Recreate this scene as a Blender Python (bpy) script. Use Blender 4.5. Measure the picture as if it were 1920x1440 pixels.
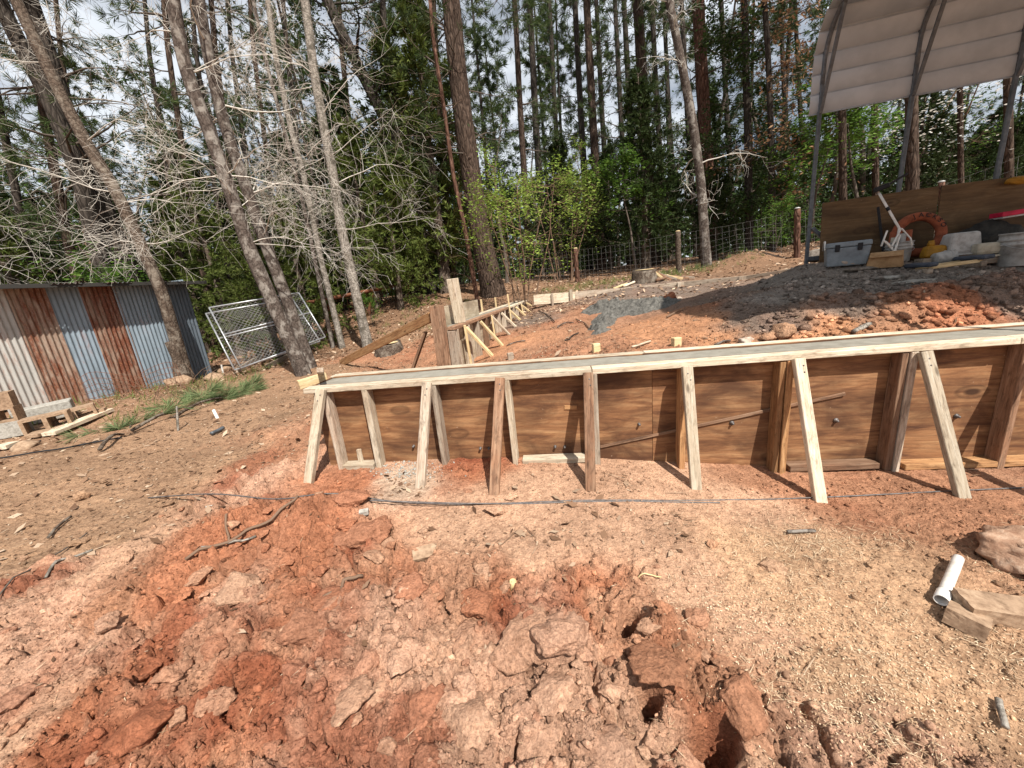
import bpy, bmesh, math, random
import numpy as np
from mathutils import Vector, Matrix, Quaternion

for _o in list(bpy.data.objects): bpy.data.objects.remove(_o)
SC = bpy.context.scene
COL = SC.collection
rng = np.random.default_rng(7)
random.seed(7)

# ------------------------------------------------------------------ camera
HC = 1.35                                   # eye height; foreground soil is near z = 0
FPX, CX, CY = 720.0, 960.0, 720.0           # focal length in photo pixels (1920 wide)
ROLL, PITCH = math.radians(5.75), math.radians(14.45)
F_ = np.array([0, math.cos(PITCH), -math.sin(PITCH)])
R0 = np.array([1.0, 0, 0]); U0 = np.cross(R0, F_)
_c, _s = math.cos(ROLL), math.sin(ROLL)
RR = _c*R0 - _s*U0; UU = _s*R0 + _c*U0
cam_d = bpy.data.cameras.new('camera'); cam = bpy.data.objects.new('camera', cam_d); COL.objects.link(cam)
cam_d.sensor_fit = 'HORIZONTAL'; cam_d.sensor_width = 36.0; cam_d.lens = 36.0*FPX/1920.0
cam_d.clip_start = 0.05; cam_d.clip_end = 600.0
M4 = Matrix(((RR[0], UU[0], -F_[0], 0), (RR[1], UU[1], -F_[1], 0), (RR[2], UU[2], -F_[2], HC), (0, 0, 0, 1)))
cam.matrix_world = M4
SC.camera = cam

# ------------------------------------------------------------------ sky, sun, exposure
SUN = Vector((0.272, -0.54, 0.796)).normalized()
elev = math.asin(SUN.z); azim = math.atan2(SUN.x, SUN.y)
world = bpy.data.worlds.new('World'); SC.world = world; world.use_nodes = True
nt = world.node_tree
for n in list(nt.nodes): nt.nodes.remove(n)
wo = nt.nodes.new('ShaderNodeOutputWorld'); bg = nt.nodes.new('ShaderNodeBackground'); sky = nt.nodes.new('ShaderNodeTexSky')
sky.sky_type = 'NISHITA'; sky.sun_disc = False; sky.sun_elevation = elev; sky.sun_rotation = azim
sky.air_density = 1.0; sky.dust_density = 2.2; sky.ozone_density = 1.0; sky.altitude = 150
bg.inputs['Strength'].default_value = 0.043
# thin broken cloud over the whole sky
_tc = nt.nodes.new('ShaderNodeTexCoord'); _mp = nt.nodes.new('ShaderNodeMapping'); _mp.inputs['Scale'].default_value = (1, 1, 2.2); nt.links.new(_tc.outputs['Generated'], _mp.inputs['Vector'])
_nz = nt.nodes.new('ShaderNodeTexNoise'); _nz.inputs['Scale'].default_value = 2.6; _nz.inputs['Detail'].default_value = 7; _nz.inputs['Roughness'].default_value = 0.6; nt.links.new(_mp.outputs[0], _nz.inputs['Vector'])
_rp = nt.nodes.new('ShaderNodeValToRGB'); _rp.color_ramp.elements[0].position = 0.36; _rp.color_ramp.elements[0].color = (0.12,0.12,0.12,1); _rp.color_ramp.elements[1].position = 0.58; _rp.color_ramp.elements[1].color = (0.85,0.85,0.85,1); nt.links.new(_nz.outputs['Fac'], _rp.inputs['Fac'])
_mx = nt.nodes.new('ShaderNodeMix'); _mx.data_type = 'RGBA'; nt.links.new(_rp.outputs[0], _mx.inputs[0]); nt.links.new(sky.outputs[0], _mx.inputs[6]); _mx.inputs[7].default_value = (15.0, 15.8, 16.8, 1)
nt.links.new(_mx.outputs[2], bg.inputs[0]); nt.links.new(bg.outputs[0], wo.inputs[0])
sun_d = bpy.data.lights.new('sun', 'SUN'); sun_d.energy = 5.0; sun_d.angle = math.radians(0.55); sun_d.color = (1.0, 0.95, 0.87)
sun_o = bpy.data.objects.new('sun', sun_d); COL.objects.link(sun_o)
sun_o.rotation_euler = SUN.to_track_quat('Z', 'Y').to_euler()
SC.view_settings.view_transform = 'Standard'; SC.view_settings.look = 'None'
SC.view_settings.exposure = 0.68; SC.view_settings.gamma = 1.0
SC.view_settings.use_curve_mapping = False
SC.cycles.max_bounces = 5; SC.cycles.diffuse_bounces = 3; SC.cycles.glossy_bounces = 2; SC.cycles.transmission_bounces = 3
SC.render.resolution_x = 1024; SC.render.resolution_y = 768

# ------------------------------------------------------------------ pixel -> place helpers (photo pixels, real depth)
def ray(px, py): return F_ + (px-CX)/FPX*RR - (py-CY)/FPX*UU
def at(px, py, Y):
    d = ray(px, py); p = d*(Y/d[1]); return Vector((p[0], p[1], p[2]+HC))
def atz(px, py, zrel):
    d = ray(px, py); p = d*(zrel/d[2]); return Vector((p[0], p[1], p[2]+HC))
def pxm(Y): return FPX/Y

# ------------------------------------------------------------------ numpy noise
def _h(ix, iy, seed):
    n = (ix.astype(np.int64)*374761393 + iy.astype(np.int64)*668265263 + seed*1442695041) & 0x7fffffff
    n = ((n ^ (n >> 13))*1274126177) & 0x7fffffff
    return ((n ^ (n >> 16)) & 0xffff)/65535.0
def vn(x, y, seed=0):
    x = np.asarray(x, float); y = np.asarray(y, float)
    ix = np.floor(x); iy = np.floor(y); fx = x-ix; fy = y-iy
    ux = fx*fx*fx*(fx*(fx*6-15)+10); uy = fy*fy*fy*(fy*(fy*6-15)+10)
    a = _h(ix, iy, seed); b = _h(ix+1, iy, seed); c = _h(ix, iy+1, seed); d = _h(ix+1, iy+1, seed)
    return (a*(1-ux)+b*ux)*(1-uy) + (c*(1-ux)+d*ux)*uy
def fbm(x, y, oct=4, seed=0, gain=0.5):
    v = 0; a = 1; t = 0; ca, sa = 0.8, 0.6
    for o in range(oct):
        v = v + a*(vn(x, y, seed+o*17)-0.5); t += a
        x, y = 2.03*(ca*x-sa*y)+3.1, 2.03*(sa*x+ca*y)+1.7; a *= gain
    return v/t*2
def worley(x, y, seed=0, jit=0.95):
    ix = np.floor(x); iy = np.floor(y)
    f1 = np.full(np.shape(x), 9.0); f2 = f1.copy(); idv = np.zeros(np.shape(x))
    for dx in (-1, 0, 1):
        for dy in (-1, 0, 1):
            cx = ix+dx; cy = iy+dy
            px = cx+0.5+jit*(_h(cx, cy, seed)-0.5); py = cy+0.5+jit*(_h(cx, cy, seed+91)-0.5)
            d = np.hypot(x-px, y-py); hid = _h(cx, cy, seed+211)
            m = d < f1
            f2 = np.where(m, f1, np.minimum(f2, d)); idv = np.where(m, hid, idv); f1 = np.where(m, d, f1)
    return f1, f2, idv
def sstep(a, b, x):
    t = np.clip((x-a)/(b-a), 0, 1); return t*t*(3-2*t)

# ------------------------------------------------------------------ materials
MATS = {}
def mat(name, col=(0.5,0.5,0.5), rough=0.8, metal=0.0, spec=0.3):
    m = bpy.data.materials.new(name); m.use_nodes = True
    b = m.node_tree.nodes['Principled BSDF']
    b.inputs['Base Color'].default_value = (*col, 1); b.inputs['Roughness'].default_value = rough
    b.inputs['Metallic'].default_value = metal; b.inputs['Specular IOR Level'].default_value = spec
    MATS[name] = m; return m
def N(m, t, **kw):
    n = m.node_tree.nodes.new(t)
    for k, v in kw.items(): setattr(n, k, v)
    return n
def L(m, a, b): m.node_tree.links.new(a, b)
def coords(m, scale=(1,1,1), which='Object'):
    tc = N(m, 'ShaderNodeTexCoord'); mp = N(m, 'ShaderNodeMapping'); mp.inputs['Scale'].default_value = scale
    L(m, tc.outputs[which], mp.inputs['Vector'])
    oi = N(m, 'ShaderNodeObjectInfo'); ad = N(m, 'ShaderNodeVectorMath', operation='MULTIPLY_ADD')
    cb = N(m, 'ShaderNodeCombineXYZ')
    for i in range(3): L(m, oi.outputs['Random'], cb.inputs[i])
    ad.inputs[1].default_value = (37.0, 53.0, 71.0)
    L(m, cb.outputs[0], ad.inputs[0]); L(m, mp.outputs[0], ad.inputs[2])
    return ad.outputs[0], oi.outputs['Random']
def noise(m, vec, scale, detail=6, rough=0.6, dist=0.0):
    n = N(m, 'ShaderNodeTexNoise'); n.inputs['Scale'].default_value = scale; n.inputs['Detail'].default_value = detail
    n.inputs['Roughness'].default_value = rough; n.inputs['Distortion'].default_value = dist
    L(m, vec, n.inputs['Vector']); return n.outputs['Fac']
def ramp(m, fac, stops, interp='LINEAR'):
    r = N(m, 'ShaderNodeValToRGB'); cr = r.color_ramp; cr.interpolation = interp
    while len(cr.elements) < len(stops): cr.elements.new(0.5)
    for e, (p, c) in zip(cr.elements, stops):
        e.position = p; e.color = (*c, 1) if len(c) == 3 else c
    L(m, fac, r.inputs['Fac']); return r.outputs['Color']
def mixc(m, fac, a, b, mode='MIX'):
    x = N(m, 'ShaderNodeMix', data_type='RGBA', blend_type=mode)
    for sock, v in ((x.inputs[0], fac), (x.inputs[6], a), (x.inputs[7], b)):
        if isinstance(v, (int, float)): sock.default_value = v
        elif isinstance(v, tuple): sock.default_value = (*v, 1)
        else: L(m, v, sock)
    return x.outputs[2]
def bump(m, h, strength=0.5, dist=0.01, prev=None):
    b = N(m, 'ShaderNodeBump'); b.inputs['Strength'].default_value = strength; b.inputs['Distance'].default_value = dist
    L(m, h, b.inputs['Height'])
    if prev: L(m, prev, b.inputs['Normal'])
    return b.outputs[0]
def setp(m, color=None, normal=None, rough=None):
    b = m.node_tree.nodes['Principled BSDF']
    if color is not None: L(m, color, b.inputs['Base Color'])
    if normal is not None: L(m, normal, b.inputs['Normal'])
    if rough is not None: L(m, rough, b.inputs['Roughness'])

def wood(name, c1, c2, c3, grain=60.0, stain=(0.28,0.11,0.05), stain_amt=0.35, rough=0.85, var=0.35):
    """sawn lumber, grain runs along local x"""
    m = mat(name, c1, rough, spec=0.2)
    v, rnd = coords(m, (1.0, 14.0, 14.0))
    g = noise(m, v, 3.2, 8, 0.65, 0.6)
    v2, _ = coords(m, (1.6, 3.0, 3.0)); g2 = noise(m, v2, 2.2, 5, 0.6, 0.4)
    v3, _ = coords(m, (6.0, 90.0, 90.0)); g3 = noise(m, v3, 1.5, 4, 0.7)
    c = ramp(m, g, [(0.3, c2), (0.5, c1), (0.72, c3)])
    c = mixc(m, ramp(m, g2, [(0.5, (0,0,0)), (0.72, (stain_amt,)*3)]), c, stain)
    c = mixc(m, ramp(m, g3, [(0.30, (0.8,)*3), (0.47, (0,0,0))]), c, tuple(x*0.4 for x in c2))
    vd, _ = coords(m, (2.5, 7.0, 7.0)); gd = noise(m, vd, 4.0, 6, 0.7, 0.5); c = mixc(m, ramp(m, gd, [(0.52, (0,0,0)), (0.68, (0.7,)*3)]), c, tuple(x*0.55 for x in c2))
    v4, _ = coords(m, (3.0, 9.0, 9.0)); kn = N(m, 'ShaderNodeTexVoronoi'); kn.inputs['Scale'].default_value = 1.1; L(m, v4, kn.inputs['Vector'])
    c = mixc(m, ramp(m, kn.outputs['Distance'], [(0.06, (0.8,)*3), (0.13, (0,0,0))]), c, tuple(x*0.4 for x in c2))
    hs = N(m, 'ShaderNodeHueSaturation'); L(m, c, hs.inputs['Color'])
    mr = N(m, 'ShaderNodeMapRange'); mr.inputs[3].default_value = 1-var; mr.inputs[4].default_value = 1+var*0.6; L(m, rnd, mr.inputs[0])
    L(m, mr.outputs[0], hs.inputs['Value'])
    setp(m, hs.outputs['Color'], bump(m, g3, 0.35, 0.003, bump(m, g, 0.4, 0.004)))
    return m
wood('lumber_pale', (0.56,0.47,0.35), (0.38,0.29,0.20), (0.70,0.63,0.51), stain_amt=0.35)
wood('lumber_grey', (0.42,0.34,0.26), (0.25,0.18,0.13), (0.55,0.48,0.39), stain_amt=0.3)
wood('lumber_red', (0.27,0.155,0.095), (0.13,0.072,0.045), (0.40,0.27,0.18), stain_amt=0.4)
wood('lumber_orange', (0.37,0.20,0.09), (0.21,0.10,0.045), (0.48,0.30,0.155), stain_amt=0.4)
wood('lumber_fresh', (0.66,0.50,0.28), (0.52,0.36,0.18), (0.74,0.61,0.39), stain_amt=0.1, var=0.15)

def plywood(name, base, dark, light, muddy=True):
    m = mat(name, base, 0.75, spec=0.25)
    v, rnd = coords(m, (0.8, 6.5, 6.5))
    n0 = noise(m, v, 2.6, 8, 0.68, 0.9)
    wv = N(m, 'ShaderNodeTexWave', wave_type='RINGS', rings_direction='SPHERICAL'); wv.inputs['Scale'].default_value = 2.0
    wv.inputs['Distortion'].default_value = 7.0; wv.inputs['Detail'].default_value = 3; wv.inputs['Detail Scale'].default_value = 1.2
    L(m, v, wv.inputs['Vector'])
    vf, _ = coords(m, (4.0, 60.0, 60.0)); nf = noise(m, vf, 2.0, 5, 0.7)
    vb, _ = coords(m, (1.0, 1.6, 1.6)); nb = noise(m, vb, 2.3, 5, 0.6, 0.5)
    c = ramp(m, n0, [(0.32, dark), (0.48, base), (0.66, light)])
    c = mixc(m, ramp(m, wv.outputs['Fac'], [(0.0, (0.3,)*3), (0.35, (0,0,0))]), c, dark)
    c = mixc(m, ramp(m, nf, [(0.3, (0.45,)*3), (0.48, (0,0,0))]), c, tuple(x*0.8 for x in dark))
    c = mixc(m, ramp(m, nb, [(0.40, (0,0,0)), (0.66, (0.85,)*3)]), c, tuple(x*0.6 for x in dark))
    vk, _ = coords(m, (1.6, 3.4, 3.4)); kn = N(m, 'ShaderNodeTexVoronoi'); kn.inputs['Scale'].default_value = 1.0; L(m, vk, kn.inputs['Vector'])
    c = mixc(m, ramp(m, kn.outputs['Distance'], [(0.05, (0.9,)*3), (0.09, (0.2,)*3), (0.14, (0.5,)*3), (0.17, (0,0,0))]), c, tuple(x*0.35 for x in dark))
    vs, _ = coords(m, (3.5, 3.5, 3.5)); sp = noise(m, vs, 9, 4, 0.7)
    c = mixc(m, ramp(m, sp, [(0.68, (0,0,0)), (0.76, (0.55,)*3)]), c, (0.55,0.42,0.30))
    setp(m, c, bump(m, nf, 0.25, 0.003))
    return m
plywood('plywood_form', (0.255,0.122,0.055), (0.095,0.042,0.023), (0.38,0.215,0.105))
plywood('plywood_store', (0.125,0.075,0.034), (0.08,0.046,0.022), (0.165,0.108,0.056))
plywood('plywood_grey', (0.50,0.42,0.30), (0.33,0.26,0.18), (0.58,0.51,0.40))

def speckle(name, base, dark, light, scale=30, rough=0.9, bs=0.4, metal=0.0, bd=0.004, spec=0.2):
    m = mat(name, base, rough, metal, spec)
    v, rnd = coords(m)
    a = noise(m, v, scale, 6, 0.65); b = noise(m, v, scale*0.13, 4, 0.6)
    c = mixc(m, ramp(m, b, [(0.35, (0,0,0)), (0.65, (1,1,1))]), ramp(m, a, [(0.3, dark), (0.5, base), (0.72, light)]), ramp(m, a, [(0.25, tuple(x*0.7 for x in dark)), (0.6, base)]))
    setp(m, c, bump(m, a, bs, bd)); return m
speckle('concrete_fresh', (0.25,0.232,0.195), (0.22,0.20,0.165), (0.28,0.26,0.225), 12, 0.95, 0.12, spec=0.05)
speckle('concrete_wet', (0.125,0.118,0.105), (0.05,0.047,0.042), (0.20,0.19,0.17), 26, 0.9, 0.9, bd=0.015, spec=0.08)
speckle('block_grey', (0.34,0.32,0.28), (0.21,0.19,0.165), (0.45,0.43,0.39), 40)
speckle('block_tan', (0.32,0.215,0.14), (0.17,0.105,0.065), (0.44,0.32,0.22), 30)
speckle('stone_pale', (0.45,0.37,0.30), (0.28,0.20,0.15), (0.60,0.52,0.44), 18, bd=0.01)
speckle('rubble', (0.20,0.17,0.14), (0.10,0.08,0.065), (0.42,0.38,0.34), 25)
speckle('plastic_white', (0.40,0.39,0.37), (0.25,0.235,0.21), (0.47,0.47,0.45), 18, 0.45, 0.05, spec=0.4)
speckle('plastic_cream', (0.46,0.42,0.33), (0.32,0.28,0.21), (0.52,0.48,0.39), 18, 0.45, 0.05)
speckle('plastic_grey', (0.20,0.23,0.25), (0.14,0.16,0.18), (0.25,0.28,0.30), 12, 0.5, 0.05)
speckle('plastic_bluegrey', (0.055,0.065,0.085), (0.035,0.04,0.055), (0.08,0.09,0.11), 20, 0.55, 0.1)
speckle('plastic_yellow', (0.33,0.165,0.018), (0.2,0.1,0.012), (0.38,0.2,0.03), 14, 0.55, 0.05)
speckle('plastic_black', (0.02,0.02,0.022), (0.012,0.012,0.012), (0.04,0.04,0.04), 12, 0.6, 0.1)
speckle('plastic_red', (0.50,0.02,0.06), (0.4,0.015,0.04), (0.56,0.04,0.09), 12, 0.5, 0.05)
speckle('foam_orange', (0.26,0.075,0.036), (0.14,0.045,0.025), (0.32,0.115,0.065), 16, 0.85, 0.2)
speckle('cardboard', (0.36,0.22,0.11), (0.26,0.15,0.07), (0.44,0.29,0.16), 14, 0.9, 0.1)
speckle('cloth_dark', (0.03,0.03,0.028), (0.015,0.015,0.014), (0.07,0.065,0.055), 9, 0.95, 0.6, bd=0.02)
speckle('steel_galv', (0.45,0.46,0.47), (0.34,0.35,0.36), (0.56,0.57,0.58), 25, 0.42, 0.1, metal=0.6, spec=0.5)
speckle('steel_dark', (0.12,0.135,0.15), (0.08,0.09,0.10), (0.17,0.185,0.2), 18, 0.5, 0.1, metal=0.3)
speckle('rebar_steel', (0.15,0.135,0.13), (0.08,0.07,0.065), (0.26,0.23,0.21), 40, 0.55, 0.3, metal=0.5)
speckle('rusty_iron', (0.19,0.075,0.04), (0.1,0.04,0.025), (0.28,0.13,0.07), 30, 0.85, 0.4)
speckle('pvc_white', (0.72,0.70,0.66), (0.55,0.48,0.4), (0.78,0.77,0.74), 9, 0.4, 0.05)
speckle('straw_pale', (0.55,0.42,0.22), (0.42,0.3,0.15), (0.66,0.54,0.33), 9, 0.8, 0.1)
speckle('stone_red', (0.36,0.22,0.145), (0.22,0.115,0.07), (0.52,0.40,0.30), 22, bd=0.012, bs=0.7)
mat('wire_dull', (0.26,0.25,0.24), 0.6, 0.3)
mat('eave_dark', (0.035,0.033,0.03), 0.8)
mat('letter_black', (0.015,0.013,0.012), 0.7)

def rust_panel(name, amount, pale, rust=(0.24,0.075,0.03), rust2=(0.13,0.04,0.022)):
    m = mat(name, pale, 0.55, 0.25, 0.4)
    v, rnd = coords(m, (1.0, 1.0, 0.16))
    a = noise(m, v, 24, 8, 0.75, 0.3); v2, _ = coords(m, (1,1,0.35)); b = noise(m, v2, 5, 6, 0.7); v3, _ = coords(m); c3 = noise(m, v3, 60, 4, 0.7)
    ad = N(m, 'ShaderNodeMath', operation='ADD'); L(m, a, ad.inputs[0]); L(m, b, ad.inputs[1])
    hf = N(m, 'ShaderNodeMath', operation='MULTIPLY'); L(m, ad.outputs[0], hf.inputs[0]); hf.inputs[1].default_value = 0.5
    lo = 0.62-amount*0.3
    fac = ramp(m, hf.outputs[0], [(lo-0.08, (0,0,0)), (lo+0.10, (1,1,1))])
    pc = ramp(m, b, [(0.3, tuple(x*0.72 for x in pale)), (0.7, tuple(min(1, x*1.2) for x in pale))])
    rc = ramp(m, c3, [(0.3, rust2), (0.55, rust), (0.78, (0.4,0.19,0.08))])
    setp(m, mixc(m, fac, pc, rc), bump(m, c3, 0.15, 0.002))
    return m
rust_panel('sheet_rust', 0.50, (0.40,0.33,0.26), (0.17,0.058,0.028), (0.085,0.03,0.018))
rust_panel('sheet_rust_deep', 0.64, (0.38,0.30,0.23), (0.15,0.048,0.024), (0.075,0.026,0.016))
rust_panel('sheet_blue', -0.02, (0.22,0.275,0.32))
rust_panel('sheet_blue_shaded', -0.1, (0.10,0.125,0.15))  # blue sheet with the shade on the right end put into its colour
rust_panel('sheet_pale', 0.15, (0.42,0.41,0.38))
rust_panel('sheet_roof', 0.2, (0.11,0.11,0.11))
m = mat('carport_white', (0.36,0.36,0.35), 0.5, 0.0, 0.4)
v, _ = coords(m, (1, 1, 1)); a = noise(m, v, 3, 6, 0.6); setp(m, ramp(m, a, [(0.3, (0.34,0.39,0.44)), (0.6, (0.45,0.51,0.565))]))

def bark(name, dark, mid, light, vs=1.0, patch=None, sc=9.0, bstr=0.8, bdist=0.03):
    m = mat(name, mid, 0.95, spec=0.1)
    v, rnd = coords(m, (1, 1, 0.22*vs))
    vo = N(m, 'ShaderNodeTexVoronoi', feature='DISTANCE_TO_EDGE'); vo.inputs['Scale'].default_value = sc*1.4
    nz = noise(m, v, sc*0.8, 5, 0.6)
    mv = N(m, 'ShaderNodeVectorMath', operation='ADD'); cb = N(m, 'ShaderNodeCombineXYZ'); L(m, nz, cb.inputs[0]); L(m, nz, cb.inputs[1])
    sc_ = N(m, 'ShaderNodeVectorMath', operation='SCALE'); sc_.inputs['Scale'].default_value = 0.12; L(m, cb.outputs[0], sc_.inputs[0])
    L(m, v, mv.inputs[0]); L(m, sc_.outputs[0], mv.inputs[1]); L(m, mv.outputs[0], vo.inputs['Vector'])
    n2 = noise(m, v, sc*3, 6, 0.7)
    c = ramp(m, n2, [(0.3, dark), (0.5, mid), (0.72, light)])
    c = mixc(m, ramp(m, vo.outputs['Distance'], [(0.0, (0.75,)*3), (0.12, (0,0,0))]), c, tuple(x*0.5 for x in dark))
    if patch:
        v2, _ = coords(m, (1, 1, 0.8)); p = noise(m, v2, 7, 5, 0.65, 0.3)
        c = mixc(m, ramp(m, p, [(0.5, (0,0,0)), (0.6, (1,1,1))]), c, patch)
    hh = ramp(m, vo.outputs['Distance'], [(0.0, (0,0,0)), (0.25, (1,1,1))])
    setp(m, c, bump(m, n2, 0.4, 0.012, bump(m, hh, bstr, bdist)))
    return m
bark('bark_pine', (0.038,0.026,0.02), (0.075,0.051,0.038), (0.14,0.10,0.078))
bark('bark_pine_red', (0.065,0.032,0.022), (0.125,0.065,0.045), (0.21,0.125,0.09))
bark('bark_brown', (0.05,0.035,0.026), (0.10,0.074,0.056), (0.175,0.138,0.108), vs=3.0, patch=(0.18,0.15,0.12), sc=14, bstr=0.5, bdist=0.012)
bark('bark_grey', (0.048,0.036,0.03), (0.092,0.072,0.06), (0.16,0.133,0.114), vs=2.5, patch=(0.22,0.195,0.17), sc=13, bstr=0.4, bdist=0.01)
bark('bark_pale', (0.14,0.12,0.10), (0.27,0.24,0.205), (0.40,0.37,0.325), vs=4.0, patch=(0.10,0.088,0.07), sc=12, bstr=0.3, bdist=0.008)
bark('bark_dark', (0.03,0.024,0.02), (0.056,0.046,0.038), (0.10,0.083,0.07), sc=8)
mat('twig_pale', (0.54,0.50,0.44), 0.9, spec=0.1); mat('twig_dark', (0.10,0.08,0.065), 0.95, spec=0.1); mat('twig_brown', (0.17,0.11,0.075), 0.95, spec=0.1)

def leaf(name, c1, c2, c3, transl=0.35):
    m = bpy.data.materials.new(name); m.use_nodes = True; MATS[name] = m
    nt = m.node_tree; b = nt.nodes['Principled BSDF']; out = nt.nodes['Material Output']
    g = N(m, 'ShaderNodeNewGeometry')
    c = ramp(m, g.outputs['Random Per Island'], [(0.0, c1), (0.5, c2), (1.0, c3)])
    oi = N(m, 'ShaderNodeObjectInfo'); hs = N(m, 'ShaderNodeHueSaturation'); mr = N(m, 'ShaderNodeMapRange'); mr.inputs[3].default_value = 0.75; mr.inputs[4].default_value = 1.2
    L(m, oi.outputs['Random'], mr.inputs[0]); L(m, mr.outputs[0], hs.inputs['Value']); L(m, c, hs.inputs['Color'])
    L(m, hs.outputs[0], b.inputs['Base Color']); b.inputs['Roughness'].default_value = 0.6; b.inputs['Specular IOR Level'].default_value = 0.15
    tr = N(m, 'ShaderNodeBsdfTranslucent'); L(m, hs.outputs[0], tr.inputs['Color'])
    mx = N(m, 'ShaderNodeMixShader'); mx.inputs[0].default_value = transl
    L(m, b.outputs[0], mx.inputs[1]); L(m, tr.outputs[0], mx.inputs[2]); L(m, mx.outputs[0], out.inputs['Surface'])
    return m
leaf('needle_pine', (0.03,0.052,0.016), (0.046,0.074,0.02), (0.085,0.10,0.038), 0.25)
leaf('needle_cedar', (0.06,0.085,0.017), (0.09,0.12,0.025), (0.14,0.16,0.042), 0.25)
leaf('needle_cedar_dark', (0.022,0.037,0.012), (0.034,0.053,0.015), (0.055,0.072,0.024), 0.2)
leaf('leaf_lime', (0.13,0.21,0.03), (0.19,0.28,0.045), (0.30,0.37,0.085), 0.4)
leaf('leaf_green', (0.06,0.13,0.018), (0.095,0.185,0.026), (0.15,0.24,0.042), 0.4)
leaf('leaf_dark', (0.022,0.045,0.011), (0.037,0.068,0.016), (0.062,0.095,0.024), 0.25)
leaf('leaf_brown', (0.16,0.08,0.04), (0.24,0.13,0.07), (0.33,0.21,0.12), 0.3)
leaf('petal_white', (0.75,0.75,0.68), (0.8,0.8,0.74), (0.85,0.85,0.8), 0.3)
leaf('needle_cut', (0.08,0.125,0.05), (0.12,0.17,0.07), (0.22,0.235,0.11), 0.25)
leaf('litter', (0.09,0.048,0.028), (0.24,0.14,0.085), (0.50,0.38,0.27), 0.1)
leaf('straw', (0.30,0.19,0.115), (0.42,0.29,0.18), (0.66,0.53,0.37), 0.1)
leaf('grass_green', (0.10,0.16,0.04), (0.16,0.22,0.06), (0.25,0.26,0.09), 0.3)

# ------------------------------------------------------------------ object helpers
def link(o, parent=None):
    COL.objects.link(o)
    if parent is not None: o.parent = parent
    return o
def tag(o, label=None, cat=None, group=None, kind=None):
    if label: o['label'] = label
    if cat: o['category'] = cat
    if group: o['group'] = group
    if kind: o['kind'] = kind
    return o
def thing(name, loc, label, cat, group=None):
    o = bpy.data.objects.new(name, None); o.location = Vector(loc); o.empty_display_size = 0.2
    COL.objects.link(o); tag(o, label, cat, group); return o
def wloc(o):
    v = Vector(o.location)
    while o.parent is not None: o = o.parent; v = v + o.location
    return v
def put(name, me, m, parent=None, loc=(0,0,0), rot=None):
    """link a mesh object; loc is a world position, parents are translation-only"""
    if m is not None and not me.materials: me.materials.append(MATS[m] if isinstance(m, str) else m)
    o = bpy.data.objects.new(name, me); link(o, parent)
    o.location = Vector(loc) - (wloc(parent) if parent is not None else Vector((0,0,0)))
    if rot is not None:
        o.rotation_mode = 'QUATERNION'; o.rotation_quaternion = rot
    return o
def reparent(child, part):
    """make a part of a thing into a sub-part, keeping it where it is"""
    root = child.parent; Mp = Matrix.Translation(wloc(part)) @ (part.rotation_quaternion.to_matrix().to_4x4() if part.rotation_mode == 'QUATERNION' else Matrix())
    child.parent = part; child.matrix_parent_inverse = Mp.inverted() @ Matrix.Translation(wloc(root)); return child
def npmesh(name, V, Fs, smooth=False):
    me = bpy.data.meshes.new(name); V = np.asarray(V, np.float32); Fs = np.asarray(Fs, np.int32); k = Fs.shape[1]
    me.vertices.add(len(V)); me.vertices.foreach_set('co', V.ravel())
    me.loops.add(Fs.size); me.loops.foreach_set('vertex_index', Fs.ravel())
    me.polygons.add(len(Fs)); me.polygons.foreach_set('loop_start', np.arange(0, Fs.size, k, dtype=np.int32))
    me.polygons.foreach_set('loop_total', np.full(len(Fs), k, np.int32))
    if smooth: me.polygons.foreach_set('use_smooth', np.ones(len(Fs), bool))
    me.update(calc_edges=True); return me
def bmmesh(name, bm, smooth=False):
    me = bpy.data.meshes.new(name); bm.normal_update(); bm.to_mesh(me); bm.free()
    if smooth:
        for p in me.polygons: p.use_smooth = True
    return me
def boxmesh(lx, ly, lz, bev=0.003, jit=0.0, seg=1):
    bm = bmesh.new(); bmesh.ops.create_cube(bm, size=1.0)
    for v in bm.verts:
        v.co = Vector((v.co.x*lx, v.co.y*ly, v.co.z*lz)) + Vector([random.uniform(-jit, jit) for _ in range(3)])
    if bev > 0: bmesh.ops.bevel(bm, geom=list(bm.edges), offset=min(bev, 0.3*min(lx, ly, lz)), segments=seg, affect='EDGES', profile=0.6)
    return bmmesh('box', bm)
def frame_quat(xdir, ydir):
    x = Vector(xdir).normalized(); y = Vector(ydir); y = (y - x*y.dot(x)).normalized(); z = x.cross(y)
    return Matrix((x, y, z)).transposed().to_quaternion()
def board(name, p0, p1, w, t, side, m, parent, bev=0.003, jit=0.0015):
    """sawn board from p0 to p1 (centre line); w is measured along 'side', t across"""
    p0 = Vector(p0); p1 = Vector(p1); d = p1-p0
    return put(name, boxmesh(d.length, w, t, bev, jit), m, parent, (p0+p1)/2, frame_quat(d, side))
def box(name, c, size, m, parent=None, xdir=(1,0,0), ydir=(0,1,0), bev=0.004, jit=0.0):
    return put(name, boxmesh(*size, bev, jit), m, parent, c, frame_quat(xdir, ydir))

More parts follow.
